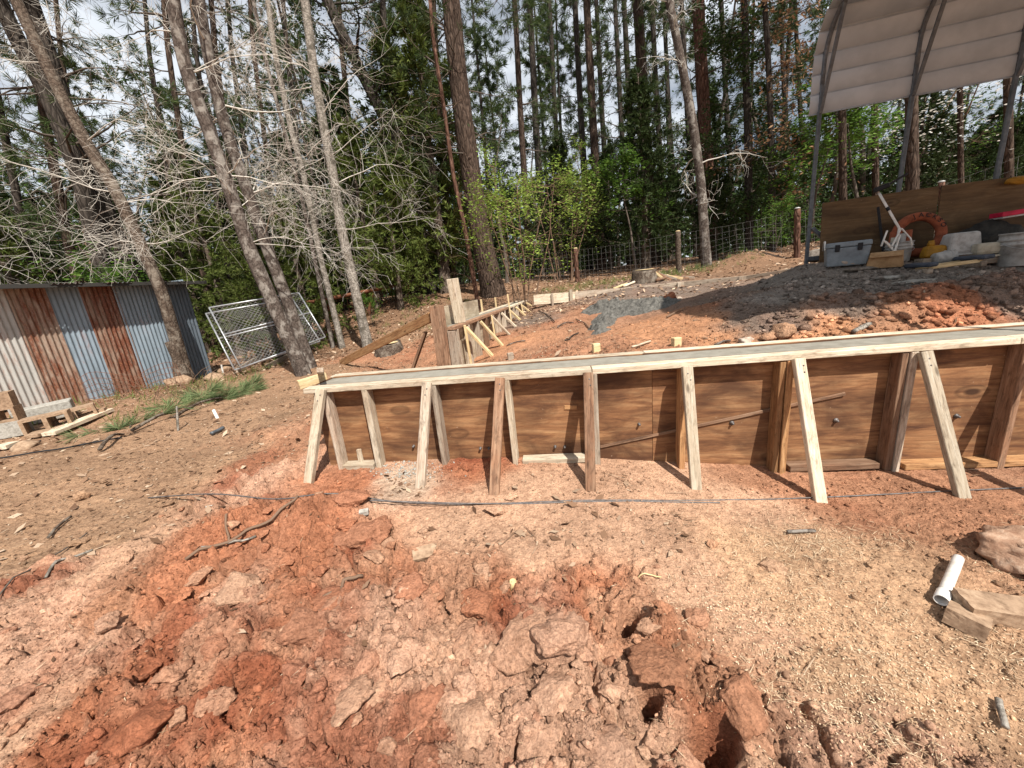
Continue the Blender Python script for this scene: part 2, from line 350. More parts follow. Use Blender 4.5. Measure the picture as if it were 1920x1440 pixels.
def tubes_np(paths, sides=6, cap=True):
    """paths: list of (pts Nx3, radii N) -> V, F(quads)"""
    Vs = []; Fs = []; base = 0
    for pts, rad in paths:
        pts = np.asarray(pts, float); rad = np.asarray(rad, float); n = len(pts)
        tg = np.gradient(pts, axis=0); tg /= (np.linalg.norm(tg, axis=1, keepdims=True)+1e-9)
        ref = np.array([0.0, 0, 1]) if abs(tg[0][2]) < 0.9 else np.array([1.0, 0, 0])
        a = np.cross(tg, ref); a /= (np.linalg.norm(a, axis=1, keepdims=True)+1e-9); b = np.cross(tg, a)
        an = np.linspace(0, 2*np.pi, sides, endpoint=False)
        ring = pts[:, None, :] + rad[:, None, None]*(np.cos(an)[None, :, None]*a[:, None, :] + np.sin(an)[None, :, None]*b[:, None, :])
        Vs.append(ring.reshape(-1, 3))
        i = np.arange(n-1)[:, None]*sides; j = np.arange(sides)[None, :]; k = (j+1) % sides
        q = np.stack([i+j, i+k, i+sides+k, i+sides+j], -1).reshape(-1, 4) + base
        Fs.append(q)
        if cap and sides >= 4:
            for e, off in ((0, 0), (1, (n-1)*sides)):
                idx = [base+off+x for x in range(sides)]
                if e == 0: idx = idx[::-1]
                for t in range(1, sides-2, 2): Fs.append(np.array([[idx[0], idx[t], idx[t+1], idx[min(t+2, sides-1)]]]))
        base += n*sides
    return np.concatenate(Vs), np.concatenate(Fs)
def tubeobj(name, paths, sides, m, parent=None, loc=(0,0,0), smooth=True, cap=True):
    V, Fq = tubes_np(paths, sides, cap); V = V - np.array(Vector(loc))
    return put(name, npmesh(name, V, Fq, smooth), m, parent, loc)
def lathe(name, prof, m, parent, loc, axis=(0,0,1), seg=24, smooth=True, caps=True):
    """prof: list of (r, h)"""
    bm = bmesh.new(); rings = []
    for r, h in prof:
        rings.append([bm.verts.new((r*math.cos(2*math.pi*i/seg), r*math.sin(2*math.pi*i/seg), h)) for i in range(seg)])
    for a, b in zip(rings, rings[1:]):
        for i in range(seg): bm.faces.new((a[i], a[(i+1) % seg], b[(i+1) % seg], b[i]))
    for rg, rev in (((rings[0], True), (rings[-1], False)) if caps else ()):
        try: bm.faces.new(rg[::-1] if rev else rg)
        except ValueError: pass
    return put(name, bmmesh(name, bm, smooth), m, parent, loc, Vector((0,0,1)).rotation_difference(Vector(axis)))
# ------------------------------------------------------------------ terrain height
WA = np.array([-1.491, 2.680]); WE = np.array([0.9919, -0.1270]); WN = np.array([-0.1270, -0.9919])   # front form: left end, along, toward the viewer
WTOP = HC-0.575
def wp(s, n, z): return Vector((WA[0]+WE[0]*s+WN[0]*n, WA[1]+WE[1]*s+WN[1]*n, z))
def tps_fit(P, lam=0.01):
    P = np.array(P, float); X = P[:, :2]; z = P[:, 2]; n = len(P)
    d = np.linalg.norm(X[:, None]-X[None], axis=2); K = np.where(d > 0, d*d*np.log(d+1e-12), 0)+lam*np.eye(n)
    A = np.zeros((n+3, n+3)); A[:n, :n] = K; A[:n, n] = 1; A[:n, n+1:] = X; A[n, :n] = 1; A[n+1:, :n] = X.T
    w = np.linalg.solve(A, np.concatenate([z, np.zeros(3)])); return X, w
def tps_eval(fit, x, y):
    X, w = fit; x = np.asarray(x, float); y = np.asarray(y, float); out = w[-3]+w[-2]*x+w[-1]*y
    for i in range(len(X)):
        d2 = (x-X[i, 0])**2+(y-X[i, 1])**2; out = out+w[i]*0.5*d2*np.log(d2+1e-12)
    return out
def wpt(s, n, z): q = wp(s, n, z+HC); return (q.x, q.y, z)
def pz(px, py, z): q = atz(px, py, z); return (q.x, q.y, z)
def py_(px, py, Y): q = at(px, py, Y); return (q.x, q.y, q.z-HC)
far = [(-60,60,-0.6),(0,70,0.6),(60,60,0.9),(-60,0,-1.5),(60,0,0.2),(0,-50,-1.8),(-60,-50,-2.0),(60,-50,-1.4),(-25,28,-0.6),(25,28,0.6),(0,35,0.3)]
common = [py_(572,705,6.3), (-6.6,5.6,-1.12), (-6.4,8.4,-1.28), (-8,3.5,-1.1), (-10,8,-1.25), (-9,14,-1.0), pz(690,648,-1.0), (-5.2,10,-1.15), (-3.2,5.0,-1.16)]
front_pts = common+far+[wpt(-0.3,0.1,-1.2), wpt(0.14,0.1,-1.21), wpt(0.95,0.1,-1.20), wpt(2.05,0.1,-1.25), wpt(2.6,0.1,-1.31), wpt(3.3,0.1,-1.37), wpt(3.95,0.1,-1.385), wpt(5.2,0.1,-1.40),
    (0,0.5,-1.36), (-2,0.5,-1.33), (2,0.6,-1.44), (0,1.5,-1.31), (1.6,1.3,-1.40), (-1.3,1.6,-1.27), (-2.5,2.2,-1.22), (-4,2.5,-1.17), (-6,2,-1.15), (0,-3,-1.45), (-5,-3,-1.4), (5,-3,-1.6), (5,1,-1.45)]
back_pts = common+far+[wpt(-0.2,-0.7,-1.05), wpt(0.7,-0.7,-0.98), wpt(1.5,-0.7,-0.85), wpt(2.2,-0.7,-0.74), wpt(3.0,-0.7,-0.66), wpt(4.4,-0.7,-0.60), wpt(7,-0.7,-0.60),
    pz(850,688,-1.06), pz(700,665,-1.06), pz(920,636,-0.88), pz(990,578,-0.62), pz(1100,640,-0.68), pz(1200,600,-0.58), pz(1300,560,-0.49), pz(1150,575,-0.56), pz(1500,560,-0.36),
    py_(1510,497,4.8), py_(1895,488,4.0), py_(1280,541,8.4), py_(1060,568,9.3), py_(1083,531,13), py_(1273,513,11), py_(1495,486,9.3), py_(1210,527,9.6), py_(925,553,12), py_(740,562,14), py_(700,605,11),
    py_(1400,550,4.0), py_(1440,540,4.4), py_(1470,530,5.2), py_(1350,552,5.0), py_(1420,528,7.4), py_(1480,520,6.6), (6.5,6.0,-0.06), (8,3,-0.2), (8,9,0.1), (3.2,5.6,-0.33), (2.6,5.0,-0.40)]
FITF = tps_fit(front_pts, 0.02); FITB = tps_fit(back_pts, 0.02)
BUMPS = []   # (x, y, radius, height, squash angle, ratio)
def bumpadd(px, py, z, r, h, ang=0.0, ratio=1.0):
    q = atz(px, py, z-HC if False else z); BUMPS.append((q.x, q.y, r, h, ang, ratio))
for a in ((620,985,-1.27,0.34,0.13,0.1,0.6), (420,1010,-1.25,0.42,0.115,0.3,0.6), (480,1150,-1.27,0.38,0.05,0,1), (900,1130,-1.28,0.42,0.06,0,0.6), (1130,1180,-1.30,0.25,0.06,0,1),
          (1180,1165,-1.33,0.055,-0.13,0.5,0.6), (1215,1310,-1.36,0.05,-0.12,0.9,0.5), (1330,1400,-1.36,0.075,-0.15,0,1), (1360,1330,-1.34,0.09,0.05,0.4,0.6), (250,1330,-1.3,0.20,0.05,0.6,0.5), (130,1420,-1.32,0.09,-0.09,0.6,0.4), (700,1300,-1.33,0.2,0.03,0,1),
          (1240,1180,-1.33,0.12,0.06,0,0.7), (1870,1010,-1.40,0.30,0.03,0,1)):
    bumpadd(*a)
for a in ((1560,618,-0.62,0.30,0.10,-0.1,0.45), (1720,606,-0.60,0.40,0.17,-0.1,0.45), (1880,585,-0.58,0.45,0.22,-0.1,0.5), (1440,632,-0.64,0.22,0.05,-0.1,0.5)):
    bumpadd(*a)
q = at(1400,470,10.2); BUMPS.append((q.x, q.y, 0.8, 0.35, 0.0, 0.8))
q = at(1130,600,5.4); BUMPS.append((q.x, q.y, 0.6, 0.03, 0.0, 0.8))
# the soft heap beside the far form
q = atz(985,640,-0.82); BUMPS.append((q.x, q.y, 0.55, 0.10, 0.9, 0.6))
def ground_z(x, y):
    x = np.asarray(x, float); y = np.asarray(y, float)
    zf = tps_eval(FITF, x, y); zb = tps_eval(FITB, x, y)
    s = (x-WA[0])*WE[0]+(y-WA[1])*WE[1]; n = (x-WA[0])*WN[0]+(y-WA[1])*WN[1]
    wdt = np.maximum(0.0, -s)*0.9
    mk = sstep(0.13, 0.42+0.0, np.clip((-n+wdt*0.35)/(1+wdt*3.2), -5, 50))
    mk = np.where(s > -0.05, sstep(0.13, 0.40, -n), mk)
    z = zf*(1-mk)+zb*mk
    for (bx, by, r, h, ang, ra) in BUMPS:
        dx = x-bx; dy = y-by; ca, sa = math.cos(ang), math.sin(ang)
        u = (ca*dx+sa*dy)/r; v = (-sa*dx+ca*dy)/(r*ra)
        z = z+h*np.exp(-(u*u+v*v))
    return z+HC
def gz(x, y): return float(ground_z(np.array([x]), np.array([y]))[0])
def onground(px, py, lo=0.6, hi=60.0):
    d = ray(px, py); ts = np.geomspace(lo, hi, 500); g = ground_z(d[0]*ts, d[1]*ts); below = (d[2]*ts+HC) < g
    i = int(np.argmax(below)); 
    if not below.any(): i = len(ts)-1
    a, b = ts[max(i-1, 0)], ts[i]
    for _ in range(14):
        mm = (a+b)/2
        if d[2]*mm+HC < gz(d[0]*mm, d[1]*mm): b = mm
        else: a = mm
    return Vector((d[0]*b, d[1]*b, d[2]*b+HC))

# ------------------------------------------------------------------ soil kinds by place (colour, roughness of relief)
ZC = {'tan': ((0.44,0.275,0.182), 0.40), 'red': ((0.33,0.142,0.078), 1.0), 'pink': ((0.42,0.255,0.175), 0.8), 'litter': ((0.285,0.18,0.112), 0.42), 'straw': ((0.43,0.275,0.17), 0.4),
      'orange': ((0.40,0.205,0.112), 0.3), 'clay': ((0.32,0.165,0.098), 0.6), 'dark': ((0.17,0.13,0.105), 0.45), 'grey': ((0.215,0.19,0.165), 0.45), 'forest': ((0.215,0.13,0.08), 0.3), 'lime': ((0.46,0.34,0.25), 0.3)}
ZP = [(620,985,'red'),(420,1000,'red'),(560,1080,'red'),(330,1120,'red'),(700,1060,'red'),(480,1230,'red'),(250,1250,'red'),(330,1370,'red'),(160,1390,'red'),(820,1100,'red'),(880,1120,'red'),(1200,1160,'red'),(1150,1120,'red'),(620,1210,'pink'),(700,1170,'pink'),
      (460,1120,'pink'),(380,1200,'pink'),(740,1280,'pink'),(880,1330,'pink'),(650,1400,'pink'),(1000,1180,'pink'),(1050,1300,'pink'),(1130,1350,'pink'),(1000,1400,'pink'),(1250,1420,'pink'),(1300,1250,'clay'),(1330,1320,'red'),
      (980,1000,'tan'),(1150,1000,'tan'),(850,980,'tan'),(1000,930,'tan'),(750,900,'lime'),(1250,900,'tan'),(1400,940,'tan'),(1600,940,'clay'),(1800,960,'clay'),(1450,890,'clay'),(1700,900,'clay'),(1300,1080,'tan'),(1450,1060,'straw'),(1600,1040,'straw'),(1500,1150,'straw'),(1650,1150,'straw'),(1700,1300,'straw'),(1550,1280,'straw'),(1850,1300,'straw'),(1450,1200,'tan'),(1800,1420,'pink'),(1600,1420,'pink'),(1400,1420,'tan'),
      (880,870,'red'),(650,905,'red'),(520,850,'clay'),(480,900,'pink'),(400,870,'litter'),(350,900,'litter'),(250,940,'litter'),(120,980,'litter'),(60,900,'litter'),(300,830,'litter'),(150,860,'litter'),(500,780,'litter'),(540,740,'litter'),(430,760,'litter'),(30,1050,'litter'),(200,1010,'litter'),(100,1080,'pink'),(60,1180,'pink'),(100,1260,'pink'),(20,1400,'tan'),(30,1300,'pink'),(200,1160,'clay'),(180,1060,'tan'),
      (620,690,'litter'),(680,670,'clay'),(760,660,'clay'),(730,640,'litter'),(900,650,'clay'),(960,640,'orange'),(1010,620,'clay'),(1050,650,'clay'),(1060,600,'clay'),(1000,600,'dark'),(1200,625,'orange'),(1280,620,'orange'),(1350,630,'orange'),(1150,650,'clay'),(1300,650,'clay'),(1100,580,'clay'),(1240,600,'orange'),(1300,580,'clay'),(1350,560,'dark'),(1250,550,'dark'),(1180,550,'dark'),(1400,580,'dark'),(1450,560,'grey'),(1550,540,'grey'),(1650,530,'grey'),(1750,520,'grey'),(1850,510,'grey'),(1500,520,'grey'),(1450,600,'dark'),(1600,570,'dark'),(1500,630,'orange'),(1600,618,'orange'),(1750,600,'red'),(1850,590,'red'),(1680,590,'clay'),(1900,560,'dark'),
      (1100,530,'forest'),(1200,515,'forest'),(1350,500,'forest'),(1480,490,'forest'),(1000,540,'forest'),(850,560,'forest'),(780,580,'forest'),(720,600,'forest')]
ZXY = []; ZCOL = []; ZR = []
for (a, b, k) in ZP:
    p = onground(a, b); ZXY.append((p.x, p.y)); ZCOL.append(ZC[k][0]); ZR.append(ZC[k][1])
for (x, y, k) in ((-10,30,'forest'),(10,30,'forest'),(30,30,'forest'),(-30,30,'forest'),(0,18,'forest'),(8,14,'forest'),(15,8,'forest'),(-15,10,'forest'),(-9,3,'litter'),(-6,0.5,'litter'),(-3,-2,'litter'),(3,-2,'tan'),(6,0,'tan'),(-4,9,'forest'),(-2,13,'forest'),(4,14,'forest'),(0,-20,'tan'),(20,-10,'tan'),(-20,-10,'litter'),(7,6.5,'grey'),(9,4,'grey')):
    ZXY.append((x, y)); ZCOL.append(ZC[k][0]); ZR.append(ZC[k][1])
ZXY = np.array(ZXY); ZCOL = np.array(ZCOL); ZR = np.array(ZR)
def zone(x, y):
    dist = np.hypot(x, y)
    wx = x+0.10*fbm(x*3.1, y*3.1, 4, 5)*np.minimum(1.0+dist*0.25, 4); wy = y+0.10*fbm(x*3.1+9, y*3.1, 4, 8)*np.minimum(1.0+dist*0.25, 4)
    W = 0; C = np.zeros(x.shape+(3,)); R = np.zeros(x.shape)
    for i in range(len(ZXY)):
        d2 = (wx-ZXY[i, 0])**2+(wy-ZXY[i, 1])**2+0.0012*(1+dist**2*0.06); w = d2**-2.2
        W = W+w; C += w[..., None]*ZCOL[i]; R += w*ZR[i]
    return C/W[..., None], R/W

# ------------------------------------------------------------------ ground sheet
def axis(lo_far, a, b, hi_far, h, g, gl=None):
    out = list(np.arange(a, b, h)); st = h; x = b
    while x < hi_far: out.append(x); st *= g; x += st
    out.append(hi_far); st = h; x = a-h; pre = []
    while x > lo_far: pre.append(x); st *= (gl or g); x -= st
    pre.append(lo_far); return np.array(pre[::-1]+out)
GX = axis(-130, -2.3, 2.5, 130, 0.0115, 1.035); GY = axis(-70, 0.55, 2.5, 160, 0.0105, 1.022, 1.075)
XX, YY = np.meshgrid(GX, GY); ZZ = ground_z(XX, YY); CC, RG = zone(XX, YY)
def cells(x, y, seed, jit=0.95):
    """nearest-cell noise with edge distance, id and the offset to the cell point"""
    ix = np.floor(x); iy = np.floor(y); f1 = np.full(np.shape(x), 9.0); f2 = f1.copy(); idv = np.zeros(np.shape(x)); ox = idv.copy(); oy = idv.copy()
    for dx in (-1, 0, 1):
        for dy in (-1, 0, 1):
            cx = ix+dx; cy = iy+dy; ax = x-(cx+0.5+jit*(_h(cx, cy, seed)-0.5)); ay = y-(cy+0.5+jit*(_h(cx, cy, seed+91)-0.5)); d = np.hypot(ax, ay); m = d < f1
            f2 = np.where(m, f1, np.minimum(f2, d)); idv = np.where(m, _h(cx, cy, seed+211), idv); ox = np.where(m, ax, ox); oy = np.where(m, ay, oy); f1 = np.where(m, d, f1)
    return f2-f1, idv, ox, oy
def relief(x, y, rg):
    dist = np.hypot(x, y); near = np.exp(-np.maximum(dist-3.0, 0)/5); hi = np.clip((rg-0.36)/0.5, 0, 1)
    wx = x+0.06*fbm(x*5, y*5, 3, 44); wy = y+0.06*fbm(x*5+7, y*5, 3, 45)
    z = 0.05*fbm(x*1.6, y*1.6, 3, 3)*np.minimum(rg+0.25, 0.8)
    # broken slabs, then fist-sized lumps, then crumbs
    for sc, seed, hgt, tl, ck, cw, thr in ((4.6, 47, 0.055, 0.055, 0.075, 0.09, 0.25), (10.5, 31, 0.034, 0.035, 0.03, 0.14, 0.3), (24.0, 37, 0.014, 0.014, 0.010, 0.25, 0.2)):
        e, idv, ox, oy = cells(wx*sc, wy*sc, seed); inside = sstep(0.0, cw*1.4, e); slab = idv > thr
        z = z+hi*near*(hgt*(idv-0.45)*inside+tl*((_h(np.floor(idv*9999), np.floor(idv*77), 5)-0.5)*ox+(_h(np.floor(idv*9999), np.floor(idv*77), 9)-0.5)*oy)*inside*2-ck*(1-sstep(0.0, cw, e))*slab)
    z = z+hi*near*(0.030*np.abs(fbm(x*7, y*7, 4, 21, 0.6))+0.018*fbm(x*17, y*17, 3, 23))
    z = z+(0.005+0.010*rg)*fbm(x*22, y*22, 3, 61)*near+0.006*fbm(x*48, y*48, 3, 71, 0.7)*np.exp(-np.maximum(dist-2.4, 0))
    return z
RL = relief(XX, YY, RG)
s_ = (XX-WA[0])*WE[0]+(YY-WA[1])*WE[1]; n_ = (XX-WA[0])*WN[0]+(YY-WA[1])*WN[1]
PITS = [(1183,1168,0.062,0.040,0.6,0.17), (1212,1312,0.060,0.030,-0.5,0.17), (1335,1402,0.085,0.062,0.2,0.20), (1440,1385,0.07,0.02,-0.9,0.12), (115,1425,0.14,0.04,0.7,0.14), (1085,1195,0.07,0.016,-0.8,0.10), (1010,1250,0.09,0.014,-0.7,0.09), (960,1395,0.08,0.014,1.3,0.10), (600,1370,0.06,0.014,1.3,0.10)]
for (a, b, ra, rb, ang, dep) in PITS:
    q = onground(a, b); dx = XX-q.x; dy = YY-q.y; u = (math.cos(ang)*dx+math.sin(ang)*dy)/ra; v = (-math.sin(ang)*dx+math.cos(ang)*dy)/rb
    rr_ = np.hypot(u, v)*(1+0.5*fbm(XX*14, YY*14, 3, 93)); ZZ = ZZ-dep*(1-sstep(0.55, 1.0, rr_))
calm = 1-0.8*(sstep(0.9, 0.25, np.abs(n_))*sstep(-0.2, 0.1, s_)); ZZ = ZZ+RL*calm-0.02*(1-calm)
def surf_z(x, y):
    """sheet height at a point, read off the grid"""
    i = int(np.clip(np.searchsorted(GX, x)-1, 0, len(GX)-2)); j = int(np.clip(np.searchsorted(GY, y)-1, 0, len(GY)-2))
    fx = (x-GX[i])/(GX[i+1]-GX[i]); fy = (y-GY[j])/(GY[j+1]-GY[j])
    return float((ZZ[j, i]*(1-fx)+ZZ[j, i+1]*fx)*(1-fy)+(ZZ[j+1, i]*(1-fx)+ZZ[j+1, i+1]*fx)*fy)
def surf_np(x, y):
    i = np.clip(np.searchsorted(GX, x)-1, 0, len(GX)-2); j = np.clip(np.searchsorted(GY, y)-1, 0, len(GY)-2)
    fx = (x-GX[i])/(GX[i+1]-GX[i]); fy = (y-GY[j])/(GY[j+1]-GY[j])
    return (ZZ[j, i]*(1-fx)+ZZ[j, i+1]*fx)*(1-fy)+(ZZ[j+1, i]*(1-fx)+ZZ[j+1, i+1]*fx)*fy
nx_, ny_ = len(GX), len(GY)
ii = (np.arange(ny_-1)[:, None]*nx_+np.arange(nx_-1)[None, :]).ravel()
gme = npmesh('ground', np.stack([XX, YY, ZZ], -1).reshape(-1, 3), np.stack([ii, ii+1, ii+1+nx_, ii+nx_], -1), True)
at_ = gme.color_attributes.new('soil', 'FLOAT_COLOR', 'POINT')
jit = (fbm(XX*4, YY*4, 4, 81))[..., None]
moist = sstep(0.1, 0.5, fbm(XX*2.3, YY*2.3, 5, 83))[..., None]*np.clip((RG-0.4)*2, 0, 1)[..., None]
CC = CC*(1+0.32*jit); CC = CC*(1-moist)+moist*np.array([0.25,0.085,0.045])
dry = sstep(0.15, 0.5, fbm(XX*3.1+4, YY*3.1, 5, 87))[..., None]*np.clip((RG-0.4)*2, 0, 1)[..., None]*0.55
CC = CC*(1-dry)+dry*np.array([0.42,0.26,0.17])
CC = np.clip(CC, 0.01, 0.9)
at_.data.foreach_set('color', np.concatenate([CC, np.ones(CC.shape[:2]+(1,))], -1).astype(np.float32).ravel())
def soilmat(name, attr=True, col=None, island=False):
    m = mat(name, (0.4,0.2,0.1), 0.95, spec=0.12)
    _, rnd = coords(m); v = N(m, 'ShaderNodeNewGeometry').outputs['Position']; fine = noise(m, v, 95, 6, 0.75); mid = noise(m, v, 21, 6, 0.65); big = noise(m, v, 4, 5, 0.6)
    gv = N(m, 'ShaderNodeTexVoronoi'); gv.inputs['Scale'].default_value = 70; L(m, v, gv.inputs['Vector'])
    if attr == 'obj':
        c = N(m, 'ShaderNodeObjectInfo').outputs['Color']
    elif attr:
        a = N(m, 'ShaderNodeVertexColor'); a.layer_name = 'soil'; c = a.outputs['Color']
    else:
        if island: rnd = N(m, 'ShaderNodeNewGeometry').outputs['Random Per Island']
        c = ramp(m, rnd, [(i/(len(col)-1), cc) for i, cc in enumerate(col)])
    c = mixc(m, 1.0, c, ramp(m, mid, [(0.25, (0.58,0.52,0.48)), (0.5, (1,1,1)), (0.75, (1.25,1.22,1.18))]), 'MULTIPLY')
    c = mixc(m, 1.0, c, ramp(m, fine, [(0.28, (0.48,0.44,0.41)), (0.5, (1,1,1)), (0.72, (1.4,1.38,1.35))]), 'MULTIPLY')
    c = mixc(m, 1.0, c, ramp(m, gv.outputs['Color'], [(0.0, (0.88,0.84,0.82)), (1.0, (1.1,1.1,1.1))]), 'MULTIPLY')
    nb = bump(m, mid, 0.8, 0.03); nb = bump(m, gv.outputs['Distance'], 0.5, 0.009, nb); nb = bump(m, fine, 0.75, 0.010, nb)
    setp(m, c, nb); return m
soilmat('soil')
soilmat('clod_soil', 'obj')
soilmat('crumb_soil', False, [(0.34,0.13,0.07), (0.44,0.26,0.17), (0.38,0.165,0.095), (0.47,0.29,0.20), (0.37,0.20,0.13), (0.48,0.33,0.24)], True)
soilmat('soilclod_tan', False, [(0.40,0.24,0.15), (0.36,0.20,0.12)])
soilmat('clod_red', False, [(0.32,0.115,0.06), (0.37,0.15,0.08)])
soilmat('clod_pale', False, [(0.46,0.29,0.20), (0.48,0.32,0.23)])
ground = put('ground', gme, 'soil'); tag(ground, kind='structure')
ground['label'] = 'churned red clay ground with clods, straw and leaf litter'

# clods -------------------------------------------------------------
def ico(sub):
    sub = max(sub, 1)
    bm = bmesh.new(); bmesh.ops.create_icosphere(bm, subdivisions=sub, radius=1.0)
    bm.verts.ensure_lookup_table(); V = np.array([v.co[:] for v in bm.verts]); Fv = np.array([[v.index for v in f.verts] for f in bm.faces]); bm.free(); return V, Fv
ICO = {k: ico(k) for k in (1, 2, 3, 4)}; ICO[0] = ICO[1]
def rockverts(sub, seed, facets=11, rough=0.06, flat=1.0, hlo=0.62):
    r = np.random.default_rng(seed); V, Fv = ICO[sub]; V = V
    nrm = r.normal(size=(facets, 3)); nrm /= np.linalg.norm(nrm, axis=1, keepdims=True); h = r.uniform(hlo, 0.98, facets)
    dt = V@nrm.T; t = np.where(dt > 0.05, h/np.maximum(dt, 0.05), 9).min(1); t = np.minimum(t, 1.25)
    P = V*t[:, None]
    P = P*(1+rough*(fbm(P[:, 0]*3+seed, P[:, 1]*3+P[:, 2]*2.1, 3, seed)+0.6*fbm(P[:, 2]*7+seed, P[:, 0]*7-P[:, 1]*5, 3, seed+3)))[:, None]
    P[:, 2] *= flat
    return P, Fv
CLODS = []
for k in range(12):
    P, Fv = rockverts(4, 100+k, 11, 0.2, 0.7 if k % 3 else 0.55, 0.5); me = npmesh('clod', P, Fv, False); CLODS.append(me)
    me.materials.append(MATS['clod_soil'])
def clod(p, r, k, m=None, parent=ground, name='clay_clod', tilt=0.3, sx=None, rz=None, sink=0.3):
    me = CLODS[k % 12]
    o = bpy.data.objects.new(name, me); link(o, parent)
    o.location = (p[0], p[1], p[2]+r*0.62*(0.5-sink)); o.rotation_euler = (random.uniform(-tilt, tilt), random.uniform(-tilt, tilt), random.uniform(0, 6.28) if rz is None else rz)
    o.scale = sx if sx else (r*random.uniform(0.8, 1.2), r*random.uniform(0.8, 1.1), r*random.uniform(0.7, 1.1))
    i = min(np.searchsorted(GX, p[0]), nx_-1); j = min(np.searchsorted(GY, p[1]), ny_-1); c = CC[j, i]*random.uniform(0.95, 1.2)
    if m == 'clod_red': c = c*0.6+np.array([0.30,0.115,0.062])*0.4
    if m == 'clod_pale': c = c*0.35+np.array([0.43,0.27,0.18])*0.65
    o.color = (*c, 1); return o
# the largest slabs and lumps, each where it lies
for (a, b, wpx, hgt, k, m, rz) in ((872,1345,150,0.35,2,'clod_pale',0.2), (645,1325,95,0.4,5,'clod_pale',0.9), (560,1180,120,0.5,1,'clod_soil',0.4), (985,1185,130,0.5,4,'clod_pale',0.5), (1065,1200,110,0.6,7,'clod_soil',0.2),
        (1035,1290,110,0.6,8,'clod_soil',1.2), (1170,1160,90,0.7,10,'clod_red',0.1), (1240,1245,110,0.6,3,'clod_soil',0.5), (1130,1390,130,0.55,6,'clod_soil',0.6), (1385,1310,100,0.5,9,'clod_soil',0.7), (1180,1400,120,0.6,0,'clod_pale',0.2),
        (1010,1385,110,0.6,11,'clod_soil',1.5), (440,1110,110,0.5,1,'clod_pale',0.4), (690,1000,110,0.55,7,'clod_red',0.0), (660,935,60,0.8,10,'clod_red',0.3), (780,1110,60,0.8,3,'clod_red',0.5), (820,1100,40,0.9,0,'clod_red',1.5), (895,1120,80,0.8,6,'clod_red',0.2),
        (280,1350,150,0.6,8,'clod_red',0.65), (560,1270,60,0.7,2,'clod_soil',0.3), (700,1280,55,0.6,4,'clod_pale',0.8), (870,1180,70,0.6,5,'clod_soil',0.2), (750,1230,70,0.6,9,'clod_soil',1.0), (690,1240,60,0.9,7,'clod_red',0.9), (400,1330,60,0.8,11,'clod_pale',0.9), (800,1330,80,0.5,0,'clod_red',0.9), (630,1120,90,0.6,6,'clod_red',0.3), (530,1100,70,0.7,3,'clod_soil',0.7)):
    p = onground(a, b); sc = wpx/FPX*Vector(p-Vector((0,0,HC))).dot(Vector(F_))*0.5
    z = surf_z(p.x, p.y)
    clod((p.x, p.y, z), sc, k, m, sx=(sc, sc*0.85, sc*max(hgt, 0.55)), rz=rz, tilt=0.25, sink=0.45)
def pick(n, px0, px1, py0, py1, need=0.45):
    out = []
    while len(out) < n:
        a = random.uniform(px0, px1); b = random.uniform(py0, py1); d = ray(a, b)
        if d[2] > -0.02: continue
        t = (-1.3)/d[2]; x, y = d[0]*t, d[1]*t
        i = min(np.searchsorted(GX, x), nx_-1); j = min(np.searchsorted(GY, y), ny_-1)
        if random.random() < np.clip((RG[j, i]-0.25)*1.6, 0.03, 1): out.append((x, y))
    return out
for (x, y) in pick(270, -60, 1500, 930, 1500): clod((x, y, surf_z(x, y)), 0.014+0.045*random.random()**2.6, random.randrange(12), random.choice([None, None, 'clod_red', 'clod_pale', None]))
